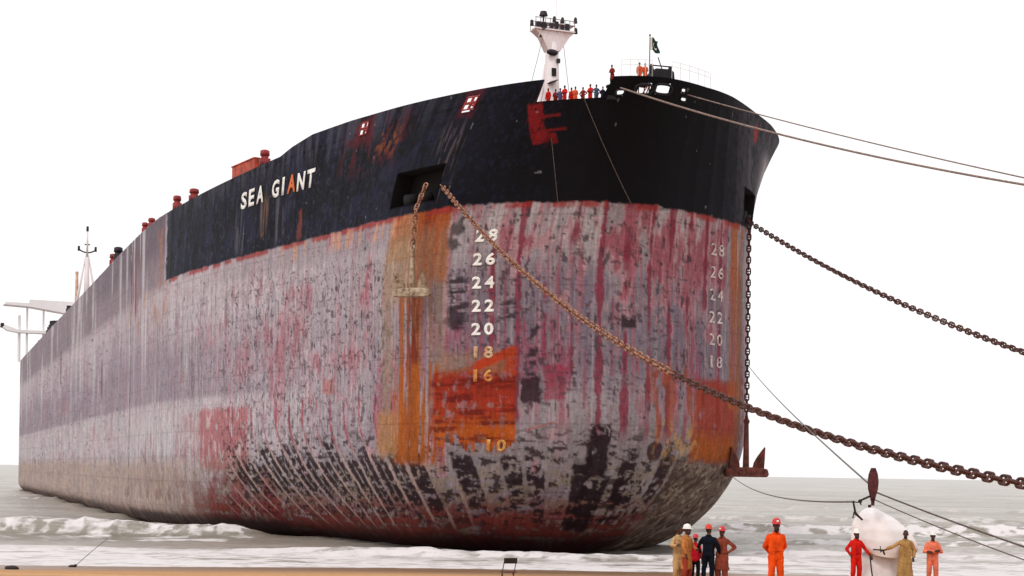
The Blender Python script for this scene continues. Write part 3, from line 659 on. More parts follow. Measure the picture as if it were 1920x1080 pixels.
bp = N(nt, 'ShaderNodeBump', Strength=.9, Distance=.25); L_(nz.outputs['Fac'], bp.inputs['Height']); L_(bp.outputs[0], b.inputs['Normal'])
seao = mesh_np('sea', np.stack([TX, TY, ZS], -1).reshape(-1, 3), np.stack([ii+jj, ii+n+jj, ii+n+jj+1, ii+jj+1], -1).reshape(-1, 4), m)
a = seao.data.attributes.new('foam', 'FLOAT', 'POINT'); a.data.foreach_set('value', FO.astype(np.float32).ravel())
tag(seao, kind='structure')

# ------------------------------------------------------------------ ship's fittings (ship-local: x forward, y to port, z above keel)
def S(u, v, z): return Vector((-u, -v, z))
# white foremast
fm = empty('foremast'); fm.parent = ship; fm.location = S(18.6, 0, 38.3)
bm = bmesh.new(); rod(bm, (0, 0, -.1), (0, 0, 10.4), .98, .60, 24); obj_bm('mast_column', bm, M_white, fm, True)
for sx, lean in ((-1, .25), (1, .25)):
    bm = bmesh.new(); rod(bm, (-.9, sx*1.5, -.1), (-.2, sx*.55, 8.4), .26, .15, 12); obj_bm('mast_leg', bm, M_white, fm, True)
# flared head with its two platforms (wide athwartships, turned to face forward)
bm = bmesh.new()
prism(bm, [(-.62, 9.6), (.62, 9.6), (1.55, 11.0), (2.0, 11.45), (-2.05, 11.45), (-1.3, 10.9)], -.55, .55, Matrix.Rotation(math.pi/2, 4, 'Z'))
obj_bm('mast_head', bm, M_white, fm)
bm = bmesh.new(); box(bm, (0, 0, 11.53), (1.5, 4.1, .14)); box(bm, (0, .35, 12.2), (1.0, 3.4, .10)); obj_bm('platform', bm, M_white, fm)
bm = bmesh.new()
for y in np.linspace(-2.0, 2.0, 9):
    for x in (-.7, .7): rod(bm, (x, y, 11.6), (x, y, 12.55), .035, seg=6)
for x in (-.7, .7):
    for z in (12.1, 12.55): rod(bm, (x, -2.05, z), (x, 2.05, z), .035, seg=6)
tag(obj_bm('guard_rail', bm, mat('stained_rail_paint', lin(150, 125, 125), .6, lin(90, 70, 74), 3), fm))
for y, z in ((2.25, 12.75), (2.3, 11.75), (-2.25, 12.0), (-1.35, 11.05), (.05, 12.6), (.9, 12.6)):
    bm = bmesh.new(); rod(bm, (.3, y, z-.22), (.3, y, z+.22), .19, .15, 12); ball(bm, (.3, y, z+.24), .14, 1); obj_bm('navigation_lamp', bm, M_dark_deck, fm)
bm = bmesh.new(); rod(bm, (0, -.95, 12.2), (0, -.95, 12.95), .08); rod(bm, (0, -.95, 12.95), (0, -.95, 13.35), .42, .30, 16); obj_bm('radar_scanner', bm, M_dark_deck, fm)
bm = bmesh.new(); rod(bm, (.55, -1.2, 11.8), (.75, -1.2, 11.8), .36, .36, 16); obj_bm('searchlight', bm, M_dark_deck, fm)
for y in (-1.6, -.9, -.2, .5, 1.2):
    bm = bmesh.new(); rod(bm, (.45, y, 10.2+.35*abs(y)), (.62, y*.9, 11.4), .06, seg=6); obj_bm('bracket', bm, M_white, fm)
for y, h in ((-.35, .5), (.15, .7), (.75, .45), (1.25, .6), (-1.7, .5)):
    bm = bmesh.new(); box(bm, (.6, y, 11.65+h/2), (.3, .34, h)); obj_bm('lamp_box', bm, M_dark_deck, fm)
bm = bmesh.new(); ball(bm, (.75, -.28, 9.35), (.25, .62, .30), 2); obj_bm('horn', bm, M_dark_deck, fm, True)
bm = bmesh.new(); rod(bm, (0, .35, 12), (0, .35, 15.5), .035, .02, 8); obj_bm('aerial', bm, M_white, fm)
for z, y in ((7.5, -.08), (3.7, -.10)):
    bm = bmesh.new(); box(bm, (.86-z*.028, y, z), (.3, .42, .75)); obj_bm('access_opening', bm, M_black, fm)
    bm = bmesh.new(); box(bm, (1.15-z*.028, y-.2, z-1.0), (.8, .85, .08), Euler((.35, 0, 0))); obj_bm('landing', bm, M_dark_deck, fm)
bm = bmesh.new(); box(bm, (.75, .35, 8.6), (.25, .3, .4)); obj_bm('junction_box', bm, M_dark_deck, fm)
bm = bmesh.new(); rod(bm, (.2, .95, 11.3), (1.0, 2.2, 0), .025, seg=6); rod(bm, (.2, -.95, 11.3), (2.2, -4.4, 0), .025, seg=6); obj_bm('stay', bm, M_wire, fm)

# jackstaff and flag on the stem
js = empty('jackstaff'); js.parent = ship; js.location = S(-2.9, .15, 38.3)
bm = bmesh.new(); rod(bm, (0, 0, 0), (0, 0, 5.6), .06, .04, 10); ball(bm, (0, 0, 5.65), .10, 1); obj_bm('pole', bm, M_wire, js, True)
bm = bmesh.new(); nx_, nz_ = 14, 12; g = []
for i in range(nx_+1):
    for j in range(nz_+1):
        s = i/nx_; t = j/nz_
        g.append(bm.verts.new((.18*math.sin(s*6+t*1.5)*s, (.05+.72*s)-.10*math.sin(t*5)*s, 5.45-1.05*t-.25*s*s+.06*math.sin(s*7))))
fw = mat('flag_white', (.75, .75, .72), .8, (.6, .6, .58), 3); fg = mat('flag_green', lin(22, 60, 48), .8, lin(14, 36, 32), 3)
for i in range(nx_):
    for j in range(nz_):
        f = bm.faces.new((g[i*(nz_+1)+j], g[(i+1)*(nz_+1)+j], g[(i+1)*(nz_+1)+j+1], g[i*(nz_+1)+j+1]))
        cx, cz = (i+.5)/nx_-.62, (j+.5)/nz_-.5
        r1 = math.hypot(cx, cz); r2 = math.hypot(cx-.07, cz+.07)
        f.material_index = 1 if (i < 3 or (r1 < .25 and r2 > .20)) else 0
me = bpy.data.meshes.new('flag'); bm.to_mesh(me); bm.free(); me.materials.append(fg); me.materials.append(fw)
fl = link(bpy.data.objects.new('flag', me), js); md = fl.modifiers.new('thick', 'SOLIDIFY'); md.thickness = .012

# stem-head mooring fitting with two horns and a cross bar
bm = bmesh.new(); prism(bm, [(-1.0, 40.02), (1.0, 40.02), (.92, 40.75), (.60, 40.95), (-.72, 40.9), (-.95, 40.6)], -.6, .6, Matrix.Translation((3.6, .55, 0)) @ Matrix.Rotation(math.pi/2, 4, 'Z'))
sf = obj_bm('stem_fairlead', bm, M_black, ship)
for y in (-.25, 1.3):
    bm = bmesh.new(); rod(bm, (3.6, y, 40.7), (3.6, y+.12*(1 if y > 0 else -1), 41.35), .22, .13, 10); obj_bm('horn', bm, M_black, sf)
bm = bmesh.new(); rod(bm, (3.6, -.3, 41.28), (3.6, 1.35, 41.32), .055, seg=8); rod(bm, (3.6, .75, 40.8), (3.55, .3, 42.0), .045, seg=8); obj_bm('bar', bm, M_black, sf)
# forecastle rails
bm = bmesh.new()
def rail(bm, ls, zt):
    prev = None
    for l in ls:
        p = Vector(hull_local(l, 40.0)); n = frame_at(l, 40)[3]; p = p - Vector((n.x, n.y, 0))*.7
        a_ = Vector((p.x, p.y, 39.9)); b_ = Vector((p.x, p.y, zt)); rod(bm, a_, b_, .02, seg=6)
        if prev:
            for dz in (0, -.4): rod(bm, prev+Vector((0, 0, dz)), b_+Vector((0, 0, dz)),   .015, seg=6)
        prev = b_
rail(bm, np.linspace(4.9, 1.2, 5), 41.4); M_rail = mat('pale_rail_paint', (.7, .68, .68), .6); o = obj_bm('guard_rail', bm, M_rail, ship)
bm = bmesh.new(); rail(bm, np.linspace(-1.6, -8, 6), 41.5); obj_bm('guard_rail', bm, M_rail, ship)
LKV = -.25   # lookout platform stands 40.55 above keel
# lookout platform behind the stem and a pair of bollards at the corner of the bulwark
bm = bmesh.new(); box(bm, S(-.6, LKV, 40.39), (1.2, 1.25, .12))
for x in (-.5, .5):
    for y in (-.5, .5): rod(bm, S(-.6+x, LKV+y, 38.3), S(-.6+x, LKV+y, 40.34), .05)
obj_bm('lookout_platform', bm, M_black, ship)
p, a, u_, n = frame_at(5.25, 39); bp_ = Vector((p.x, p.y, 38.3))-Vector((n.x, n.y, 0)).normalized()*.75
bm = bmesh.new(); box(bm, bp_+Vector((0, 0, .1)), (1.1, 1.1, .3)); rod(bm, bp_, bp_+Vector((0, 0, 1.15)), .42, .42, 18); rod(bm, bp_+Vector((0, 0, 1.05)), bp_+Vector((0, 0, 1.2)), .52, .52, 18)
obj_bm('bollard', bm, M_black, ship)

# ventilators and lockers along the starboard deck edge
def vent(l, zb, h, w, mt, name='ventilator'):
    p = Vector(hull_local(l, min(zb, ztop(l)))); n = frame_at(l, 38)[3]; c = p - Vector((n.x, n.y, 0)).normalized()*(w*.5+.2); c.z = float(ztop(l))-.45
    bm = bmesh.new(); ang = math.atan2(n.y, n.x); E_ = Euler((0, 0, ang))
    rod(bm, c, c+Vector((0, 0, h*.75+.5)), w*.42, w*.40, 16); rod(bm, c+Vector((0, 0, h*.72+.4)), c+Vector((0, 0, h+.4)), w*.52, w*.50, 16); box(bm, c+Vector((0, 0, h*.35+.3)), (w*1.0, w*.7, h*.5), E_); ball(bm, c+Vector((0, 0, h+.38)), (w*.48, w*.48, w*.16), 2)
    return obj_bm(name, bm, mt, ship, True)
vent(54.6, 39, 1.75, .98, M_red_deck); vent(76.2, 39, 1.45, 1.1, M_red_deck); vent(82.6, 39, 1.75, .95, M_red_deck)
vent(97.5, 39, 1.3, .9, M_red_deck); vent(102.8, 39, 1.5, .8, M_red_deck); vent(133.6, 39, 2.2, 1.3, M_dark_deck); vent(139, 39, 1.9, 1.2, M_red_deck)
p = Vector(hull_local(59.8, 39)); n = frame_at(59.8, 38)[3]; ang = math.atan2(n.y, n.x)
bm = bmesh.new(); c = p-Vector((n.x, n.y, 0)).normalized()*1.3
box(bm, Vector((c.x, c.y, 39.9)), (1.7, 6.4, 1.5), Euler((0, 0, ang))); box(bm, Vector((c.x, c.y, 40.68)), (1.9, 6.6, .1), Euler((0, 0, ang))); obj_bm('deck_locker', bm, M_orange_deck, ship)
for l, h, w in ((222, 2.4, 1.6), (240, 1.4, 2.6), (247, 1.6, 3.2), (258, 2.6, 3.6), (265, 3.2, 3.4), (272, 2.4, 3.6), (281, 1.4, 3.0), (300, 1.6, 2.8), (318, 1.3, 2.6)):
    p = Vector(hull_local(l, 37)); zt = float(ztop(l)); bm = bmesh.new(); c = Vector((p.x, p.y+1.6, zt))
    box(bm, c+Vector((0, 0, .1)), (w*1.5, 2.0, .5)); rod(bm, c+Vector((-w*.5, 0, -.2)), c+Vector((-w*.5, 0, h*.8)), .5, .5, 12); rod(bm, c+Vector((w*.5, 0, -.2)), c+Vector((w*.5, 0, h)), .55, .5, 12)
    rod(bm, c+Vector((-w*.6, 0, h*.6)), c+Vector((w*.6, 0, h*.6)), .42, .42, 12)
    obj_bm('mooring_winch', bm, M_dark_deck, ship)
# midship mast with crosstrees
mm = empty('signal_mast'); mm.parent = ship; mm.location = S(216, 23, 38)
bm = bmesh.new(); rod(bm, (0, 0, 0), (0, 0, 13.2), .75, .4, 12); rod(bm, (0, 0, 13.2), (0, 0, 19.6), .24, .14, 10); obj_bm('mast_column', bm, M_white, mm, True)
for sx in (-1, 1):
    bm = bmesh.new(); rod(bm, (.2, sx*2.6, 0), (0, sx*.25, 13.8), .34, .14, 10); obj_bm('mast_leg', bm, M_white, mm, True)
bm = bmesh.new()
prev = None
for y in np.linspace(-1.7, 1.7, 9):
    q = Vector((0, y, 14.2+.22*y*y)); 
    if prev: rod(bm, prev, q, .15, seg=8)
    prev = q
obj_bm('crosstree', bm, M_dark_deck, mm)
bm = bmesh.new(); rod(bm, (0, -.55, 15.9), (0, .55, 15.9), .13, seg=8); obj_bm('crosstree', bm, M_dark_deck, mm)
for y, z, r in ((-1.7, 15.0, .26), (1.7, 15.0, .26), (0, 19.2, .27)):
    bm = bmesh.new(); rod(bm, (0, y, z-.5), (0, y, z+.5), r, r*.9, 10); obj_bm('navigation_lamp', bm, M_dark_deck, mm)
bm = bmesh.new(); rod(bm, (-1, -1.9, 0), (-1, -1.9, 9.8), .5, .28, 10); ball(bm, (-1, -1.9, 10), .42, 1); obj_bm('vent_post', bm, mat('pale_orange_post', lin(225, 195, 175), .6, lin(200, 150, 120), 1), mm)
# accommodation block, bridge and wings far aft
M_house = mat('white_house_paint', (.88, .86, .87), .5, (.82, .79, .80), .3)
ab = empty('accommodation_block'); ab.parent = ship; ab.location = S(344, 0, 37)
bm = bmesh.new(); box(bm, (0, -3, 5.5), (16, 26, 11.2)); obj_bm('house', bm, M_house, ab, bevel=.1)
bm = bmesh.new(); box(bm, (1, -3, 13.7), (10, 20, 5)); obj_bm('wheelhouse', bm, M_house, ab, bevel=.1)
bm = bmesh.new()
prism(bm, [(-33, 15.9), (-32.4, 16.6), (-26.2, 16.6), (-26, 17.6), (10, 17.6), (10, 14.0), (-16, 14.2), (-26, 15.6)], -2.6, 2.6, Matrix.Rotation(math.pi/2, 4, 'Z')); obj_bm('bridge_wing', bm, M_house, ab)
for y in (-22, -26.5):
    bm = bmesh.new(); rod(bm, (0, y, 0), (0, y, 15.5), .34, .28, 10); obj_bm('wing_post', bm, M_house, ab)
bm = bmesh.new(); prism(bm, [(-33.2, 9.6), (-32, 8.7), (-29, 8.2), (-14, 8.2), (-14, 9.0), (-29, 9.0), (-32.4, 10.2)], -1.4, 1.4, Matrix.Rotation(math.pi/2, 4, 'Z')); lb = obj_bm('boat_deck_wing', bm, M_house, ab)
bm = bmesh.new(); rod(bm, (0, -33.2, 9.5), (0, -33.2, 10.8), .6, .5, 10); obj_bm('wing_lamp', bm, M_dark_deck, lb)
bm = bmesh.new(); rod(bm, (0, -28.6, 0), (0, -28.6, 13.2), .42, .36, 10); obj_bm('davit_post', bm, M_house, ab)
fn = bmesh.new(); box(fn, (-24, 0, 8), (9, 9, 17)); obj_bm('funnel', fn, M_house, ab, bevel=.6)

# ------------------------------------------------------------------ anchors, chains and ropes
def anchor(name, label, loc, rz, sc, mt, tilt):
    A = empty(name, loc, rz); tag(A, label, 'anchor', 'anchors hanging from the bow'); A.scale = (sc,)*3
    bm = bmesh.new(); prism(bm, [(-2.05, -.30), (-1.95, .18), (-1.0, .38), (1.0, .38), (1.95, .22), (2.1, -.30), (1.9, -.52), (-1.9, -.52)], -.48, .48); obj_bm('crown', bm, mt, A, bevel=.07)
    bm = bmesh.new(); rod(bm, (0, 0, .3), (0, 0, 4.6), .30, .20, 10); ball(bm, (0, 0, 4.6), (.30, .22, .32), 2); obj_bm('shank', bm, mt, A)
    for sx in (-1, 1):
        bm = bmesh.new()
        prism(bm, [(sx*.62, .2), (sx*1.68, .2), (sx*1.66, 1.2), (sx*1.60, 2.35), (sx*1.36, 2.0), (sx*.95, 1.35), (sx*.70, .8)], -.16, .16, Matrix.Rotation(tilt, 4, 'X')); obj_bm('fluke', bm, mt, A, bevel=.04)
    bm = bmesh.new(); v, f = tube_np([(0, .28*math.cos(t), 4.75+.42*math.sin(t)) for t in np.linspace(-.6, math.pi+.6, 14)], .09, 8); bm.free()
    mesh_np('shackle', v, f, mt, A); return A
anchor('anchor', 'dark rust brown anchor hung low beside the right edge of the bow, flukes up', (21.55, 142.6, 7.75), math.radians(8), 1.0, M_anchor_dark, .28)
anchor('anchor', 'pale salt streaked anchor hung high on the hull below the black rectangular pocket', (-9.0, 135.2, 22.95), math.radians(-14), .84, M_anchor_pale, .45)

d_ = .135
def link_mesh(mt):
    R = 1.3*d_; h = 1.15*d_; pts = []
    for t in np.linspace(-math.pi/2, math.pi/2, 9): pts.append((h+R*math.cos(t), R*math.sin(t), 0))
    for t in np.linspace(math.pi/2, 3*math.pi/2, 9): pts.append((-h+R*math.cos(t), R*math.sin(t), 0))
    pts = np.array(pts); n = len(pts); ext = np.concatenate([pts[-2:], pts, pts[:3]])
    v, f = tube_np(ext, d_/2, 8); v = v[16:16+8*(n)]; 
    i = np.arange(n)[:, None]*8; i2 = (np.arange(n)[:, None]+1) % n*8; j = np.arange(8)[None]; k = (j+1) % 8
    f = np.stack([i+j, i+k, i2+k, i2+j], -1).reshape(-1, 4)
    sv, sf_ = tube_np([(0, -R, 0), (0, 0, 0), (0, R, 0)], d_*.36, 8)
    return np.concatenate([v, sv]), np.concatenate([f, sf_+len(v)])
LV, LF = link_mesh(None)
def chain(label, path, mt_near, mt_far=None, limit=100, roll0=.35, twist=.012, group='anchor chains of the ship'):
    """path: dense polyline running from the near (largest) end; the first `limit` links are parts"""
    P = np.asarray(path, float); s = np.concatenate([[0], np.cumsum(np.linalg.norm(np.diff(P, axis=0), axis=1))])
    pitch = 3.9*d_; cnt = int(s[-1]/pitch); T = empty('anchor_chain', P[0]); tag(T, label, 'chain', group)
    me = None; far = []
    for i in range(cnt):
        q = np.array([np.interp(i*pitch+o, s, P[:, k]) for o in (0, .5*pitch, pitch) for k in range(3)]).reshape(3, 3)
        x = Vector(q[2]-q[0]).normalized(); up = Vector((0, 0, 1)) if abs(x.z) < .95 else Vector((0, 1, 0))
        y = up.cross(x).normalized(); z = x.cross(y); M = Matrix((x, y, z)).transposed().to_4x4()
        M = Matrix.Translation(q[1]) @ M @ Matrix.Rotation(roll0+twist*i+(math.pi/2 if i % 2 else 0), 4, 'X')
        if i < limit:
            if me is None:
                o = mesh_np('link', LV, LF, mt_near, T); me = o.data
            else: o = link(bpy.data.objects.new('link', me), T)
            o.matrix_world = M; o.matrix_parent_inverse = Matrix.Translation(-Vector(P[0]))
            o.matrix_basis = Matrix.Translation(Vector(P[0])) @ Matrix.Translation(-Vector(P[0])) @ M
        else:
            A = np.array(M); far.append(LV @ A[:3, :3].T + A[:3, 3] - P[0])
    if far:
        n = len(LV); tag(mesh_np('link_run', np.concatenate(far), np.concatenate([LF+n*k for k in range(len(far))]), mt_far or mt_near, T), kind='stuff')
    return T
def span(P0, P1, sag, t0, t1, n=500):
    t = np.linspace(t0, t1, n); P0 = np.array(P0); P1 = np.array(P1); P = P0+(P1-P0)*t[:, None]
    P[:, 2] += np.where(t <= 1, -4*sag*t*(1-t), 4*sag*(t-1)); return P
# the long chain running from the starboard hawse over the sea towards the right foreground
A_ = span((-6.6, 135.4, 32.4), (19.87, 60, 7.18), 4.2, 0, 1.25); A_[:, 2] = np.where(A_[:, 1] < 56, np.minimum(A_[:, 2], 7.15-(56-A_[:, 1])*.16), A_[:, 2])
chain('heavy chain sagging right across the bow to the right edge of the photo', A_[::-1], M_rust, M_rust_pale, roll0=1.1, twist=.021)
B_ = span((21.0, 143.6, 31.3), (34.63, 105, 16.0), .8, 0, 2.0)
chain('chain stretched from the far right hawse out over the open sky', B_[::-1], M_rust, M_rust, 70+30, roll0=.4, twist=.03)
chain('dark chain hanging straight down from the right hawse to the low anchor', span((21.5, 142.6, 31.6), (21.55, 142.6, 12.75), 0, 0, 1)[::-1], M_rust_dark, roll0=1.2, twist=0)
chain('short pale chain holding the high anchor under the black pocket', np.concatenate([span((-7.9, 135.9, 32.6), (-8.75, 135.2, 30.2), 0, 0, 1, 60), span((-8.75, 135.2, 30.15), (-9.0, 135.2, 27.0), 0, 0, 1, 60)])[::-1], M_rust_pale, roll0=.5, twist=0)

def rope(name, label, cat, pts, r, mt, group=None):
    pts = np.asarray(pts, float); v, f = tube_np(pts-pts[0], r, 8); o = mesh_np(name, v, f, mt); o.location = pts[0]; return tag(o, label, cat, group)
rope('mooring_rope', 'thick mooring rope from the bulwark beside the gap, lower of the two running off right', 'rope', span((8.45, 126.0, 38.75), (31.16, 95, 25.48), .6, -.01, 2.9), .072, M_rope, 'mooring ropes')
rope('mooring_rope', 'thin mooring rope from the right bow fairlead, upper of the two running off right', 'rope', span((14.0, 128.0, 38.8), (31.16, 95, 25.9), .2, -.01, 2.6), .046, M_rope, 'mooring ropes')
rope('hanging_line', 'thin line hanging slantwise over the black bow below the crowd', 'rope', span((5.4, 126.9, 38.15), (9.7, 130.1, 30.0), .25, 0, 1, 60), .035, M_rope_dark, 'lines hanging on the bow')
rope('hanging_line', 'thin line hanging down below the red patch on the black bow', 'rope', span((2.85, 128.9, 35.2), (3.5, 129.9, 30.0), .0, 0, 1, 30), .03, M_rope_dark, 'lines hanging on the bow')
rope('wire_rope', 'thin grey wire slanting from the hull edge down to the red block', 'wire', span((22.4, 147.5, 17.8), (11.16, 48.0, 7.06), .3, 0, 1, 200), .03, M_wire)
rope('slack_line', 'faint slack line sagging over the sea from the low anchor to the red block', 'rope', span((10.63, 48, 6.56), (20.5, 146.5, 7.6), .75, 0, 1, 200), .03, M_wire)
rope('hauling_rope', 'upper thicker rope from the red block down to the right edge', 'rope', span((11.32, 48, 6.86), (13.27, 40, 5.59), .03, 0, 1.62, 120), .026, M_rope_dark, 'hauling ropes from the block')
rope('hauling_rope', 'lower thinner rope from the red block down to the right edge', 'rope', span((11.30, 48, 6.62), (13.61, 41, 5.2), .05, 0, 1.42, 120), .017, M_rope_dark, 'hauling ropes from the block')

# red snatch block above the covered winch
bk = empty('snatch_block', (11.21, 48, 6.45)); tag(bk, 'dark red pulley block standing upright on top of the white tarpaulin', 'pulley')
for s in (-1, 1):
    bm = bmesh.new(); prism(bm, [(-.05, .22), (.05, .22), (.13, .50), (.15, .75), (.12, .98), (.05, 1.17), (-.05, 1.17), (-.12, .98), (-.15, .75), (-.13, .5)], s*.075, s*.115); obj_bm('cheek_plate', bm, M_block, bk, bevel=.01)
bm = bmesh.new(); rod(bm, (0, -.06, .72), (0, .06, .72), .15, .15, 20); rod(bm, (0, -.13, .72), (0, .13, .72), .04, .04, 12); obj_bm('sheave', bm, M_block, bk)
bm = bmesh.new(); rod(bm, (0, 0, .0), (0, 0, .34), .05, .075, 12); ball(bm, (0, 0, .22), (.085, .085, .10), 2); obj_bm('swivel_shank', bm, M_block, bk)
bm = bmesh.new(); rod(bm, (-.07, 0, .30), (-.40, -.02, .15), .035, .03, 8); ball(bm, (-.40, -.02, .13), (.075, .06, .07), 1); rod(bm, (-.42, -.02, .13), (-.36, -.02, .02), .03, .02, 8); obj_bm('side_arm', bm, M_iron, bk)
hk = empty('rigging_shackle', (10.6, 48, 6.55)); tag(hk, 'bent black shackle bar dangling left of the white tarpaulin on the slack line', 'shackle')
bm = bmesh.new(); rod(bm, (0, 0, .03), (.09, 0, -.40), .03, .035, 8); obj_bm('bar', bm, M_iron, hk)
bm = bmesh.new(); rod(bm, (.09, 0, -.36), (.30, 0, -.55), .04, .03, 8); ball(bm, (.09, 0, -.36), .055, 1); rod(bm, (.0, 0, -.5), (.03, 0, -.3), .018, .018, 6); obj_bm('hook', bm, M_iron, hk)
rope('lashing', 'short black lashing between the shackle bar and the red block arm', 'rope', span((10.6, 48, 6.58), (10.80, 47.98, 6.57), .03, 0, 1, 12), .02, M_iron)

# the winch under white tarpaulins
gz = float(beach(np.array([11.5]), np.array([48.6]))[0])
cw = empty('covered_winch', (11.6, 48.8, gz-.06)); tag(cw, 'tall bundle of machinery draped in white tarpaulins between the red and khaki men', 'covered winch')
def drape(name, prof, cx, seed, amp, lo=0):
    na, nh = 96, 46; vs_ = []
    for j in range(nh):
        t = j/(nh-1); z, rx, ry, ox, oy = [float(np.interp(t, np.linspace(0, 1, len(prof)), [q[k] for q in prof])) for k in range(5)]
        for i in range(na):
            a = 2*math.pi*i/na; f = 1+amp*(1-t*.75)*(math.sin(a*7+seed+2*math.sin(t*4))+.6*math.sin(a*13+seed*2+t*5)) + .10*(vnoise(np.array(a*2.2+seed), np.array(t*6.))-.5)
            vs_.append((ox+rx*f*math.cos(a), oy+ry*f*math.sin(a), z+lo*(1-t)**2*(.34*max(0, -math.cos(a+.5))+.05*math.sin(a*3+seed))))
    vs_ = np.array(vs_); i = np.arange(na)[None]; j = np.arange(nh-1)[:, None]; k = (i+1) % na
    q = np.stack([j*na+i, j*na+k, (j+1)*na+k, (j+1)*na+i], -1).reshape(-1, 4)
    o = mesh_np(name, vs_, q, M_tarp, cw); md = o.modifiers.new('thick', 'SOLIDIFY'); md.thickness = .01; return o
drape('lower_tarpaulin', [(0, .92, .66, .0, .1), (.35, .84, .60, -.02, .1), (.75, .74, .52, -.02, .1), (1.02, .62, .42, .0, .12), (1.16, .4, .28, .05, .12), (1.2, .02, .02, .05, .1)], 0, 1.3, .05)
drape('upper_tarpaulin', [(1.02, .94, .70, .20, 0), (1.2, 1.02, .74, .17, 0), (1.5, 1.0, .73, .13, 0), (1.85, .86, .64, .04, 0), (2.15, .64, .50, -.09, 0), (2.38, .36, .33, -.21, 0), (2.5, .16, .16, -.26, 0), (2.54, .02, .02, -.28, 0)], 0, 2.6, .022, 1.0)
bm = bmesh.new()
for x, y in ((-.40, -.2), (.40, -.2), (-.40, .3), (.40, .3)): rod(bm, (x, y, 0), (x*.3-.12, y*.3, 2.2), .05, .05, 8)
rod(bm, (-.3, 0, .2), (-.3, 0, 2.62), .06, .05, 10); obj_bm('frame', bm, M_iron, cw)
# folding chair
ch = empty('folding_chair', (-.06, 47, float(beach(np.array([-.06]), np.array([47.]))[0])-.18), math.radians(198)); tag(ch, 'small dark folding chair standing alone on the sand in front of the bow', 'chair')
bm = bmesh.new(); box(bm, (0, .20, .80), (.42, .03, .17), Euler((-.12, 0, 0))); obj_bm('backrest', bm, M_iron, ch, bevel=.008)
bm = bmesh.new(); box(bm, (0, -.02, .45), (.40, .38, .03)); obj_bm('seat', bm, mat('brown_vinyl', lin(92, 44, 36), .6), ch, bevel=.008)
for sx in (-1, 1):
    bm = bmesh.new(); rod(bm, (sx*.19, -.26, 0), (sx*.19, .21, .86), .014, seg=8); obj_bm('leg', bm, M_iron, ch)
    bm = bmesh.new(); rod(bm, (sx*.17, .28, 0), (sx*.17, -.16, .47), .014, seg=8); obj_bm('leg', bm, M_iron, ch)
# flotsam on the left
bm = bmesh.new(); ball(bm, (0, 0, 0), (.28, .15, .14), 2); ball(bm, (.22, 0, .07), (.12, .10, .11), 2)
o = obj_bm('mooring_float', bm, M_iron, None, True); o.location = (-30.6, 108.0, .25); tag(o, 'small dark float lying in the white wash at the end of a line', 'float')
rope('float_line', 'thin dark line trailing across the white wash from the small float', 'rope', span((-30.4, 108.1, .30), (-36.5, 140, .75), -.05, 0, 1, 60), .022, M_black_rope)
bm = bmesh.new(); ball(bm, (0, 0, 0), (.42, .3, .2), 2); ball(bm, (-.3, .1, .02), (.2, .2, .14), 2)
o = obj_bm('stone', bm, M_iron, None, True); o.location = (-30.6, 95.0, float(beach(np.array([-30.6]), np.array([95.]))[0])+.06); tag(o, 'dark stone at the edge of the sand on the far left', 'stone')

# ------------------------------------------------------------------ people
def capsule(p0, r0, p1, r1, seg=14, k=5):
    p0 = np.array(p0, float); p1 = np.array(p1, float); d = p1-p0; L = np.linalg.norm(d)
    d = d/L if L > 1e-6 else np.array([0, 0, 1.]); a = np.cross(d, [0, 0, 1.] if abs(d[2]) < .9 else [1., 0, 0]); a /= np.linalg.norm(a); b_ = np.cross(d, a)
    rings = [(p0, r0, -math.pi/2+math.pi/2*i/k) for i in range(k+1)]+[(p1, r1, math.pi/2*i/k) for i in range(k+1)]
    t = np.linspace(0, 2*math.pi, seg, endpoint=False); v = []
    for c, r, ph in rings: v.append(c+d*r*math.sin(ph)+max(r*math.cos(ph), r*.02)*(np.cos(t)[:, None]*a+np.sin(t)[:, None]*b_))
    n = len(rings); v = np.concatenate(v); i = np.arange(n-1)[:, None]*seg; j = np.arange(seg)[None]; kk = (j+1) % seg
    f = [tuple(q) for q in np.stack([i+j, i+kk, i+seg+kk, i+seg+j], -1).reshape(-1, 4)]
    return v, f+[tuple(range(seg))[::-1], tuple((n-1)*seg+q for q in range(seg))]
def ellipsoid(c, s, rx=0.0):
    v, f = capsule((0, 0, -1e-4), 1, (0, 0, 1e-4), 1, 16, 7); v = v*np.array(s)
    if rx: v = v @ np.array(Matrix.Rotation(rx, 3, 'X')).T
    return v+np.array(c), f
def frustum(p0, r0, p1, r1, sy=1.0, seg=28):
    p0 = np.array(p0, float); p1 = np.array(p1, float); t = np.linspace(0, 2*math.pi, seg, endpoint=False); v = []
    for c, r in ((p0, r0), (p0*.5+p1*.5, r0*.5+r1*.5), (p1, r1)): v.append(c+np.stack([r*np.cos(t), sy*r*np.sin(t), 0*t], -1))
    v = np.concatenate(v); f = []
    for k in range(2): f += [(k*seg+i, k*seg+(i+1) % seg, (k+1)*seg+(i+1) % seg, (k+1)*seg+i) for i in range(seg)]
    return v, f+[tuple(range(seg))[::-1], tuple(2*seg+q for q in range(seg))]
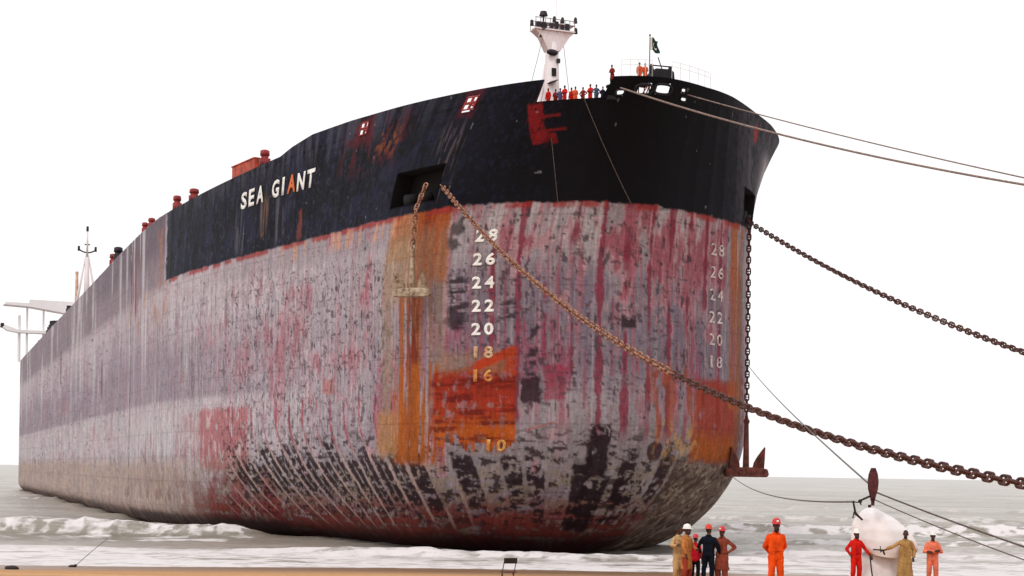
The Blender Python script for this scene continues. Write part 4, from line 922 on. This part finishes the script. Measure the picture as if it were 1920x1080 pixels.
def blob(name, prims, voxel, mt, parent, smooth=3, wrinkle=0.0, seed=0):
    V_ = []; F_ = []; n = 0
    for v, f in prims: V_.append(v); F_ += [tuple(q+n for q in g) for g in f]; n += len(v)
    me = bpy.data.meshes.new(name); me.from_pydata(np.concatenate(V_).tolist(), [], F_); o = bpy.data.objects.new(name, me); COL.objects.link(o)
    md = o.modifiers.new('r', 'REMESH'); md.mode = 'VOXEL'; md.voxel_size = voxel
    md = o.modifiers.new('s', 'SMOOTH'); md.factor = .5; md.iterations = smooth
    dg = bpy.context.evaluated_depsgraph_get(); dg.update(); m2 = bpy.data.meshes.new_from_object(o.evaluated_get(dg))
    bpy.data.objects.remove(o); bpy.data.meshes.remove(me); m2.name = name
    n = len(m2.vertices); co_ = np.empty(n*3, np.float32); m2.vertices.foreach_get('co', co_); co_ = co_.reshape(-1, 3)
    if wrinkle:
        no = np.empty(n*3, np.float32); m2.vertices.foreach_get('normal', no); no = no.reshape(-1, 3)
        w_ = fbm(co_[:, 0]*5+co_[:, 1]*4+seed, co_[:, 2]*11+co_[:, 0]*5, seed+400, 3)-.5
        w2_ = fbm(co_[:, 0]*14+seed, co_[:, 1]*14+co_[:, 2]*3, seed+410, 2)-.5
        co_ = co_+no*((w_*1.6+w2_*.8)*wrinkle)[:, None]; m2.vertices.foreach_set('co', co_.ravel().astype(np.float32))
    m2.polygons.foreach_set('use_smooth', np.ones(len(m2.polygons), bool)); m2.materials.clear(); m2.materials.append(mt); m2.update()
    return link(bpy.data.objects.new(name, m2), parent)

def hand(wr, d, side, curl, palm_n):
    """wrist point, pointing direction, +1/-1 for the thumb side, finger curl, palm normal"""
    wr = Vector(wr); d = Vector(d).normalized(); pn = Vector(palm_n); pn = (pn-d*pn.dot(d)).normalized(); lat = d.cross(pn)*side
    out = []
    for o in (-.022, 0, .022): out.append(capsule(wr+lat*o*.7+d*.012, .016, wr+lat*o+d*.082, .014, 10, 3))
    for o, ln in ((.033, .072), (.011, .080), (-.011, .074), (-.032, .058)):
        p = wr+lat*o+d*.088; a = curl*.35; dr = d
        for seg, fr in enumerate((.45, .32, .23)):
            dr = (d*math.cos(a)+pn*math.sin(a)).normalized(); q = p+dr*ln*fr; out.append(capsule(p, .0098-.0008*seg, q, .0090-.0008*seg, 8, 2)); p = q; a += curl*.55
    p = wr+lat*.03+d*.025; dr = (d*.62+lat*.75+pn*.25).normalized(); q = p+dr*.042; out.append(capsule(p, .0135, q, .011, 8, 2)); out.append(capsule(q, .011, q+(d*.9+lat*.2+pn*.35).normalized()*.032, .009, 8, 2))
    return out

def person(label, loc, rz, pose, dress, head='bare', group=None, height=1.75, vox=1.0, seed=0, look=0.0, lean=0.0, category='person'):
    """faces -y in its own frame; dress: dict(kind, top, legs) materials"""
    J = dict(el=(.225, .03, 1.14), wl=(.235, -.05, .90), er=(-.225, .03, 1.14), wr=(-.235, -.05, .90), hl=(0, -.1, -1), hr=(0, -.1, -1), kl=(.105, -.03, .50), kr=(-.105, -.03, .50), al=(.12, .02, .085), ar=(-.12, .02, .085), curl=.7)
    J.update(pose); V3 = lambda q: Vector(q)
    def L_(q): q = Vector(q); return Vector((q.x, q.y-lean*max(q.z-.9, 0), q.z))
    sh = {s: L_((s*.158, .01, 1.375)) for s in (1, -1)}; hip = {s: V3((s*.085, 0, .90)) for s in (1, -1)}
    el = {1: L_(J['el']), -1: L_(J['er'])}; wr = {1: L_(J['wl']), -1: L_(J['wr'])}; hd = {1: J['hl'], -1: J['hr']}
    kn = {1: V3(J['kl']), -1: V3(J['kr'])}; an = {1: V3(J['al']), -1: V3(J['ar'])}
    hc = L_((0, -.015, 1.625)); nb_ = L_((0, .015, 1.44))
    cl, sl_ = math.cos(look), math.sin(look)
    def H(x, y, z): return hc+Vector((x*cl-y*sl_, x*sl_+y*cl, z))
    B = [capsule((-.06, 0, .93), .08, (.06, 0, .93), .08), capsule((0, 0, .95), .078, L_((0, 0, 1.12)), .078), capsule(L_((-.05, 0, 1.15)), .085, L_((-.055, 0, 1.33)), .09), capsule(L_((.05, 0, 1.15)), .085, L_((.055, 0, 1.33)), .09),
         capsule(L_((-.11, .01, 1.375)), .045, L_((.11, .01, 1.375)), .045), capsule(nb_, .056, hc+Vector((0, .012, -.06)), .052)]
    # head: skull, face, jaw, nose, brow, ears, lips
    v, f = ellipsoid((0, 0, 0), (.074, .094, .104)); B.append((np.array([H(*q) for q in v+np.array([0, .012, .022])]), f))
    v, f = ellipsoid((0, 0, 0), (.058, .064, .082)); B.append((np.array([H(*q) for q in v+np.array([0, -.034, -.036])]), f))
    B += [capsule(H(0, -.102, .014), .009, H(0, -.118, -.024), .015, 8, 3), capsule(H(-.034, -.088, .030), .011, H(.034, -.088, .030), .011, 8, 3), capsule(H(-.018, -.097, -.058), .008, H(.018, -.097, -.058), .008, 8, 3), capsule(H(0, -.086, -.096), .018, H(0, -.080, -.098), .018, 8, 3)]
    for s in (1, -1):
        v, f = ellipsoid((0, 0, 0), (.010, .020, .032)); B.append((np.array([H(*q) for q in v+np.array([s*.078, .012, .0])]), f))
        B += [capsule(sh[s], .050, el[s], .040), capsule(el[s], .040, wr[s], .026), capsule(hip[s], .080, kn[s], .054), capsule(kn[s], .052, an[s]+Vector((0, 0, .05)), .036), capsule(an[s]+Vector((0, .03, -.04)), .036, an[s]+Vector((s*.012, -.15, -.052)), .030)]
        B += hand(wr[s], hd[s], s, J['curl'], J.get('pn', (-s, -.3, 0)))
    body = blob('person', B, .0065*vox, dress.get('skin', M_skin), None, 2)
    sc = height/1.75; body.location = loc; body.rotation_euler = (0, 0, rz); body.scale = (sc,)*3
    tag(body, label, category, group)
    k = dress['kind']; vx = .011*vox; top, legs = dress['top'], dress.get('legs', dress['top'])
    T = [capsule((-.062, 0, .98), .112, L_((-.062, 0, 1.33)), .112), capsule((.062, 0, .98), .112, L_((.062, 0, 1.33)), .112), capsule(L_((-.12, .01, 1.375)), .062, L_((.12, .01, 1.375)), .062), capsule(L_((0, .015, 1.45)), .062, L_((.13, .01, 1.385)), .050), capsule(L_((0, .015, 1.45)), .062, L_((-.13, .01, 1.385)), .050), capsule(L_((0, .015, 1.38)), .085, L_((0, .015, 1.445)), .068)]
    for s in (1, -1):
        e2 = wr[s]+(el[s]-wr[s]).normalized()*.035
        T += [capsule(sh[s], .064, el[s], .053), capsule(el[s], .052, e2, .042)]
    G_ = []
    for s in (1, -1): G_ += [capsule(hip[s]+Vector((0, 0, .02)), .100, kn[s], .076), capsule(kn[s], .074, an[s]+Vector((0, .01, .06)), .066)]
    if k == 'coverall':
        T += [capsule((-.05, 0, .92), .12, (.05, 0, .92), .12)]
        blob('coverall', T+G_, vx, top, body, 3, .019, seed)
        bm = bmesh.new(); pts = [L_((.178*math.cos(t), .118*math.sin(t), 1.06)) for t in np.linspace(0, 2*math.pi, 33)]; bm.free()
        v, f = tube_np(np.array(pts), .017, 6); mesh_np('belt', v, f, top, body)
    elif k == 'robe':
        hem = dress.get('hem', .48); fl = dress.get('flare', .20)
        T += [frustum((0, 0, hem), fl*1.12, (0, 0, 1.08), .165, .74), frustum((0, 0, hem), fl*1.10, (0, 0, hem+.22), fl*.98, .76)]
        blob('tunic', T, vx, top, body, 3, .030, seed); blob('trousers', [capsule(hip[s], .10, kn[s], .10) for s in (1, -1)]+[capsule(kn[s], .10, an[s]+Vector((0, 0, .07)), .066) for s in (1, -1)], vx, legs, body, 3, .012, seed+3)
    else:
        T += [capsule((-.05, 0, .93), .125, (.05, 0, .93), .125)]
        blob('shirt', T, vx, top, body, 3, .019, seed); blob('trousers', [capsule((-.05, 0, .93), .115, (.05, 0, .93), .115)]+G_, vx, legs, body, 3, .019, seed+3)
    if vox < 1.5:
        v, f = tube_np(np.array([L_((.066*math.cos(t), .015+.066*math.sin(t)-.02*max(0, -math.sin(t)), 1.478-.035*max(0, -math.sin(t)))) for t in np.linspace(-math.pi/2+.25, 1.5*math.pi-.25, 24)]), .016, 6); mesh_np('collar', v, f, top, body)
        for s in (1, -1):
            bm = bmesh.new(); ball(bm, H(s*.030, -.0905, .012), (.011, .007, .007), 2); obj_bm('eye', bm, M_eye, body, True)
    for s in (1, -1):
        blob('shoe', [capsule(an[s]+Vector((0, .035, -.035)), .046, an[s]+Vector((s*.012, -.15, -.046)), .038), capsule(an[s]+Vector((0, .03, -.03)), .046, an[s]+Vector((0, .02, .02)), .045)], .012*vox, dress.get('shoe', M_shoe), body, 2)
    bm = bmesh.new(); v = ball(bm, (0, .016, .028), (.078, .098, .106), 3)
    bmesh.ops.delete(bm, geom=[q for q in bm.verts if (q.co.y < -.045 and q.co.z < .075) or q.co.z < -.055 or (abs(q.co.x) > .062 and q.co.z < .0)], context='VERTS')
    for q in bm.verts: q.co = H(*q.co)
    obj_bm('hair', bm, M_hair, body, True)
    if dress.get('beard') and vox < 1.5:
        v, f = ellipsoid((0, 0, 0), (.052, .05, .05)); w_ = np.array([H(*q) for q in v+np.array([0, -.052, -.088])]); me_ = bpy.data.meshes.new('beard'); me_.from_pydata(w_.tolist(), [], f); me_.materials.append(M_hair); link(bpy.data.objects.new('beard', me_), body)
    if head != 'bare':
        bm = bmesh.new(); prof = [(.001, .182), (.04, .178), (.075, .160), (.100, .122), (.110, .075), (.113, .052), (.128, .045), (.128, .040), (.108, .044)]; nseg = 28; rows = []
        for r_, z_ in prof:
            row = []
            for i in range(nseg):
                t = 2*math.pi*i/nseg; x_, y_ = r_*.90*math.cos(t), .010+r_*1.10*math.sin(t)
                if math.sin(t) < -.3 and r_ > .12: y_ -= .045*(-math.sin(t)-.3)/.7
                row.append(bm.verts.new(H(x_, y_, z_)))
            rows.append(row)
        for a_, b_ in zip(rows, rows[1:]):
            for i in range(nseg): bm.faces.new((a_[i], a_[(i+1) % nseg], b_[(i+1) % nseg], b_[i]))
        bm.faces.new(rows[0])
        rid = [bm.verts.new(H(x_, y_, z_)) for x_, y_, z_ in ((-.012, -.10, .150), (.012, -.10, .150), (.012, .11, .155), (-.012, .11, .155), (0, 0, .196))]
        for a_, b_ in ((0, 1), (1, 2), (2, 3), (3, 0)): bm.faces.new((rid[a_], rid[b_], rid[4]))
        hm = obj_bm('helmet', bm, head, body, True)
        if dress.get('badge') and vox < 1.5:
            bm = bmesh.new(); ball(bm, H(0, -.118, .105), (.028, .010, .024), 2); obj_bm('badge', bm, M_white_clean, hm)
    return body

W_ = shell('white_helmet_shell', (.84, .82, .80)); R_ = shell('red_helmet_shell', lin(200, 30, 40)); O_ = shell('orange_red_helmet_shell', lin(205, 55, 30))
ORANGE = cloth('orange_coverall_cloth', lin(238, 82, 24)); RED = cloth('red_coverall_cloth', lin(214, 34, 26)); SALMON = cloth('faded_orange_coverall_cloth', lin(236, 128, 100)); KHAKI = cloth('khaki_cotton', lin(178, 140, 88))
TAN = cloth('tan_cotton', lin(182, 118, 66)); TAN2 = cloth('pale_tan_cotton', lin(196, 158, 112)); NAVY = cloth('navy_cloth', lin(18, 24, 36)); BLACKC = cloth('black_cloth', lin(20, 18, 20)); CRIM = cloth('crimson_cloth', lin(190, 24, 44)); BROWN = cloth('reddish_brown_cotton', lin(140, 68, 52)); RUST = cloth('rust_brown_cotton', lin(150, 62, 46))
def gnd(x, y): return (x, y, float(beach(np.array([x]), np.array([y]))[0])-.02)
BG = 'men standing on the beach'
behind = dict(el=(.235, .09, 1.15), er=(-.235, .09, 1.15), wl=(.07, .175, .97), wr=(-.07, .175, .97), hl=(-1, .1, -.4), hr=(1, .1, -.4))
person('man in bright orange coverall and red helmet standing alone with hands behind his back', gnd(6.0, 35.0), math.radians(4), dict(behind), dict(kind='coverall', top=ORANGE, beard=True, badge=True), R_, BG, 1.74, 1, 1)
person('man in red coverall and white helmet holding a stick beside the white tarpaulin', gnd(10.72, 48.0), math.radians(14), dict(el=(.30, -.02, 1.16), wl=(.42, -.14, .98), hl=(.1, -.6, -1), er=(-.30, .06, 1.17), wr=(-.20, -.03, .98), hr=(.8, -.2, -.5), curl=1.4, pn=(0, 1, .2)), dict(kind='coverall', top=RED, beard=True), W_, BG, 1.76, 1, 2, .15)
person('bareheaded man in khaki tunic reaching out his arm beside the white tarpaulin', gnd(12.22, 47.9), math.radians(-6), dict(er=(-.42, -.10, 1.24), wr=(-.66, -.22, 1.14), hr=(-1, -.3, -.1), el=(.28, .08, 1.15), wl=(.24, .02, .92), curl=1.3, pn=(0, -.3, -1)), dict(kind='robe', top=KHAKI, legs=KHAKI, hem=.34, flare=.23, shoe=M_sandal, beard=True), 'bare', BG, 1.78, 1, 3, -.2)
person('man in faded salmon coverall and white helmet with folded arms, rightmost on the beach', gnd(13.12, 48.1), math.radians(-10), dict(el=(.26, -.05, 1.14), wl=(-.04, -.20, 1.13), hl=(-1, -.1, .1), er=(-.26, -.04, 1.14), wr=(.06, -.21, 1.17), hr=(1, -.05, .1), curl=.5, pn=(0, 1, 0)), dict(kind='coverall', top=SALMON), W_, BG, 1.74, 1, 4, .1)
person('bareheaded man in pale tan clothes half hidden at the left of the beach group', gnd(4.93, 45.4), math.radians(35), dict(er=(-.30, -.02, 1.18), wr=(-.22, -.15, 1.16), hr=(.6, -.4, .5)), dict(kind='robe', top=TAN2, legs=TAN2, hem=.55, flare=.17, shoe=M_sandal), 'bare', BG, 1.76, 1, 5, .5)
person('man in tan tunic and white helmet turned right at the left of the beach group', gnd(5.07, 44.6), math.radians(48), dict(el=(.25, -.05, 1.15), wl=(.16, -.24, 1.06), hl=(-.3, -1, 0), er=(-.25, -.05, 1.15), wr=(-.20, -.14, .93)), dict(kind='robe', top=TAN, legs=RUST, hem=.50, flare=.18, shoe=M_sandal, beard=True), W_, BG, 1.74, 1, 6, .25)
person('short man in crimson top and black trousers behind the navy man', gnd(5.56, 46.6), math.radians(150), dict(), dict(kind='shirt', top=CRIM, legs=BLACKC), R_, BG, 1.50, 1, 7)
person('man all in navy with an orange red helmet seen from behind', gnd(5.70, 44.6), math.radians(160), dict(el=(.30, -.02, 1.15), wl=(.28, -.16, .96), er=(-.29, -.02, 1.15), wr=(-.30, -.14, .94), kl=(.13, -.03, .5), al=(.15, .02, .085)), dict(kind='shirt', top=NAVY, legs=NAVY), O_, BG, 1.75, 1, 8, -.35)
person('man in reddish brown tunic and red helmet with a hand on his hip', gnd(6.10, 44.7), math.radians(-24), dict(el=(.38, .08, 1.17), wl=(.19, -.06, 1.02), hl=(-.8, -.3, -.3), er=(-.26, -.02, 1.15), wr=(-.20, -.18, 1.00)), dict(kind='robe', top=BROWN, legs=BROWN, hem=.50, flare=.21, shoe=M_sandal, badge=True), R_, BG, 1.70, 1, 9, -.25)
# what they hold
sx_, sy_, sz_ = gnd(11.10, 47.72)
o = rope('walking_stick', 'dark stick held upright by the man in the red coverall', 'stick', [(11.10, 47.82, sz_+1.02), (11.16, 47.80, sz_+.5), (11.24, 47.78, sz_)], .022, M_iron)
bm = bmesh.new(); rod(bm, (0, 0, 0), (-.34, -.04, .02), .026, .02, 8); rod(bm, (-.02, 0, 0), (.03, 0, -.14), .03, .026, 8); rod(bm, (-.10, -.01, .0), (-.11, -.01, .13), .014, .012, 8)
o = obj_bm('hand_tool', bm, M_iron); kp = gnd(12.22, 47.9); o.location = (kp[0]-.72, kp[1]-.20, kp[2]+1.16); tag(o, 'black hand tool held out by the man in khaki', 'tool')

# the crowd on the bow
def on_deck(l, ins, z):
    p = Vector(hull_local(l, 38.4)); n = frame_at(l, 38.2)[3]; q = p-Vector((n.x, n.y, 0)).normalized()*ins; q.z = z
    return ship.matrix_world @ q if False else Vector(to_world(-q.x, -q.y, q.z))
DG = 'crowd standing in the gap of the bulwark'
DR = cloth('deck_red_cloth', lin(212, 40, 30)); DO = cloth('deck_orange_cloth', lin(232, 104, 66)); DB = cloth('deck_blue_cloth', lin(92, 96, 132)); DG_ = cloth('deck_grey_blue_cloth', lin(86, 92, 116)); DK = cloth('deck_dark_cloth', lin(40, 34, 52)); DM = cloth('deck_maroon_cloth', lin(140, 44, 34))
crowd = [(11.45, 2.0, DR, 'coverall', 'crew member in red at the left end of the gap, next to the bulwark corner', 1.72),
         (10.85, 2.4, DM, 'coverall', 'crew member in dark red, second from the left in the gap', 1.70),
         (10.25, 2.2, DB, 'shirt', 'crew member in pale blue, third from the left in the gap', 1.70),
         (9.68, 1.9, DR, 'coverall', 'broad crew member in bright red left of the mast foot', 1.82),
         (9.25, 2.6, DR, 'coverall', 'crew member in red standing close beside the broad one in red', 1.78),
         (8.72, 2.2, DO, 'coverall', 'crew member in pale orange in the middle of the gap', 1.74),
         (8.02, 2.3, DM, 'coverall', 'crew member in dull red right of the pale orange one', 1.68),
         (7.28, 2.1, DR, 'coverall', 'tallest crew member in red, left of the grey blue one', 1.84),
         (6.72, 2.1, DG_, 'shirt', 'crew member in grey blue with arms akimbo, second from the right in the gap', 1.78),
         (6.08, 2.0, DK, 'robe', 'crew member in dark clothes at the right end of the gap', 1.56)]
poses = [dict(), dict(behind), dict(el=(.36, .04, 1.17), wl=(.19, -.06, 1.02), er=(-.36, .04, 1.17), wr=(-.19, -.06, 1.02)), dict(el=(.26, -.05, 1.14), wl=(-.04, -.2, 1.13), er=(-.26, -.04, 1.14), wr=(.06, -.21, 1.17))]
for i, (l, ins, c_, kd, lab, h) in enumerate(crowd):
    q = on_deck(l, ins, 38.31); person(lab, q, math.radians(-10+rng.uniform(-25, 25)), poses[2] if i == 8 else poses[i % 4], dict(kind=kd, top=c_, legs=DB if i == 2 else c_), 'bare', DG, h, 2.4, 20+i)
for i, (v_, c_, lab) in enumerate(((LKV+.25, DO, 'crew member in orange on the lookout platform, left of the pair'), (LKV-.28, DO, 'crew member in orange on the lookout platform, right of the pair'))):
    person(lab, Vector(to_world(-.7, v_, 40.46)), math.radians(5*i), dict(behind) if i else dict(), dict(kind='coverall', top=c_), 'bare', 'pair on the lookout platform', 1.78, 2.4, 40+i)
q = Vector(to_world(-bp_.x, -bp_.y, 39.5)); person('crew member in dark red standing at the corner of the bulwark right of the gap', q, math.radians(-30), poses[3], dict(kind='robe', top=DM, legs=DK), 'bare', None, 1.70, 2.4, 45, lean=.15)

# ------------------------------------------------------------------ camera and light
cam = bpy.data.cameras.new('camera'); cam.sensor_width = 36; cam.lens = 2900/1920*36; cam.shift_y = (886-540)/1920; cam.clip_start = .5; cam.clip_end = 60000
co = bpy.data.objects.new('camera', cam); COL.objects.link(co)
co.location = (0, 0, 7.3)
co.matrix_world = Matrix.Translation((0, 0, 7.3)) @ Matrix.Rotation(math.radians(90), 4, 'X') @ Matrix.Rotation(.0158, 4, 'Z')
SC.camera = co
EL, AZ = math.radians(52), math.radians(215)        # sun high, behind the camera and to the left
w = bpy.data.worlds.new('World'); SC.world = w; w.use_nodes = True
nt = w.node_tree; bg = nt.nodes['Background']
sky = nt.nodes.new('ShaderNodeTexSky'); sky.sky_type = 'NISHITA'; sky.sun_disc = False; sky.sun_elevation = EL; sky.sun_rotation = AZ
sky.air_density = 1.0; sky.dust_density = 2.0; sky.ozone_density = 1.0; sky.altitude = 0
hs = nt.nodes.new('ShaderNodeHueSaturation'); hs.inputs['Saturation'].default_value = .12
nt.links.new(sky.outputs[0], hs.inputs['Color']); ov = nt.nodes.new('ShaderNodeMix'); ov.data_type = 'RGBA'; ov.inputs['Factor'].default_value = .82      # a closed layer of bright cloud
ov.inputs['B'].default_value = (9.2, 9.1, 9.1, 1); nt.links.new(hs.outputs[0], ov.inputs['A']); nt.links.new(ov.outputs['Result'], bg.inputs['Color']); bg.inputs['Strength'].default_value = .13
sl = bpy.data.lights.new('sun', 'SUN'); sl.energy = 1.0; sl.angle = math.radians(14); sl.color = (1, .96, .91)
so = bpy.data.objects.new('sun', sl); COL.objects.link(so)
d = Vector((math.sin(AZ)*math.cos(EL), math.cos(AZ)*math.cos(EL), math.sin(EL)))
so.rotation_euler = d.to_track_quat('Z', 'Y').to_euler()
vs = SC.view_settings; vs.view_transform = 'Standard'; vs.look = 'None'; vs.gamma = 1; vs.exposure = 0; vs.use_curve_mapping = False
SC.cycles.max_bounces = 6
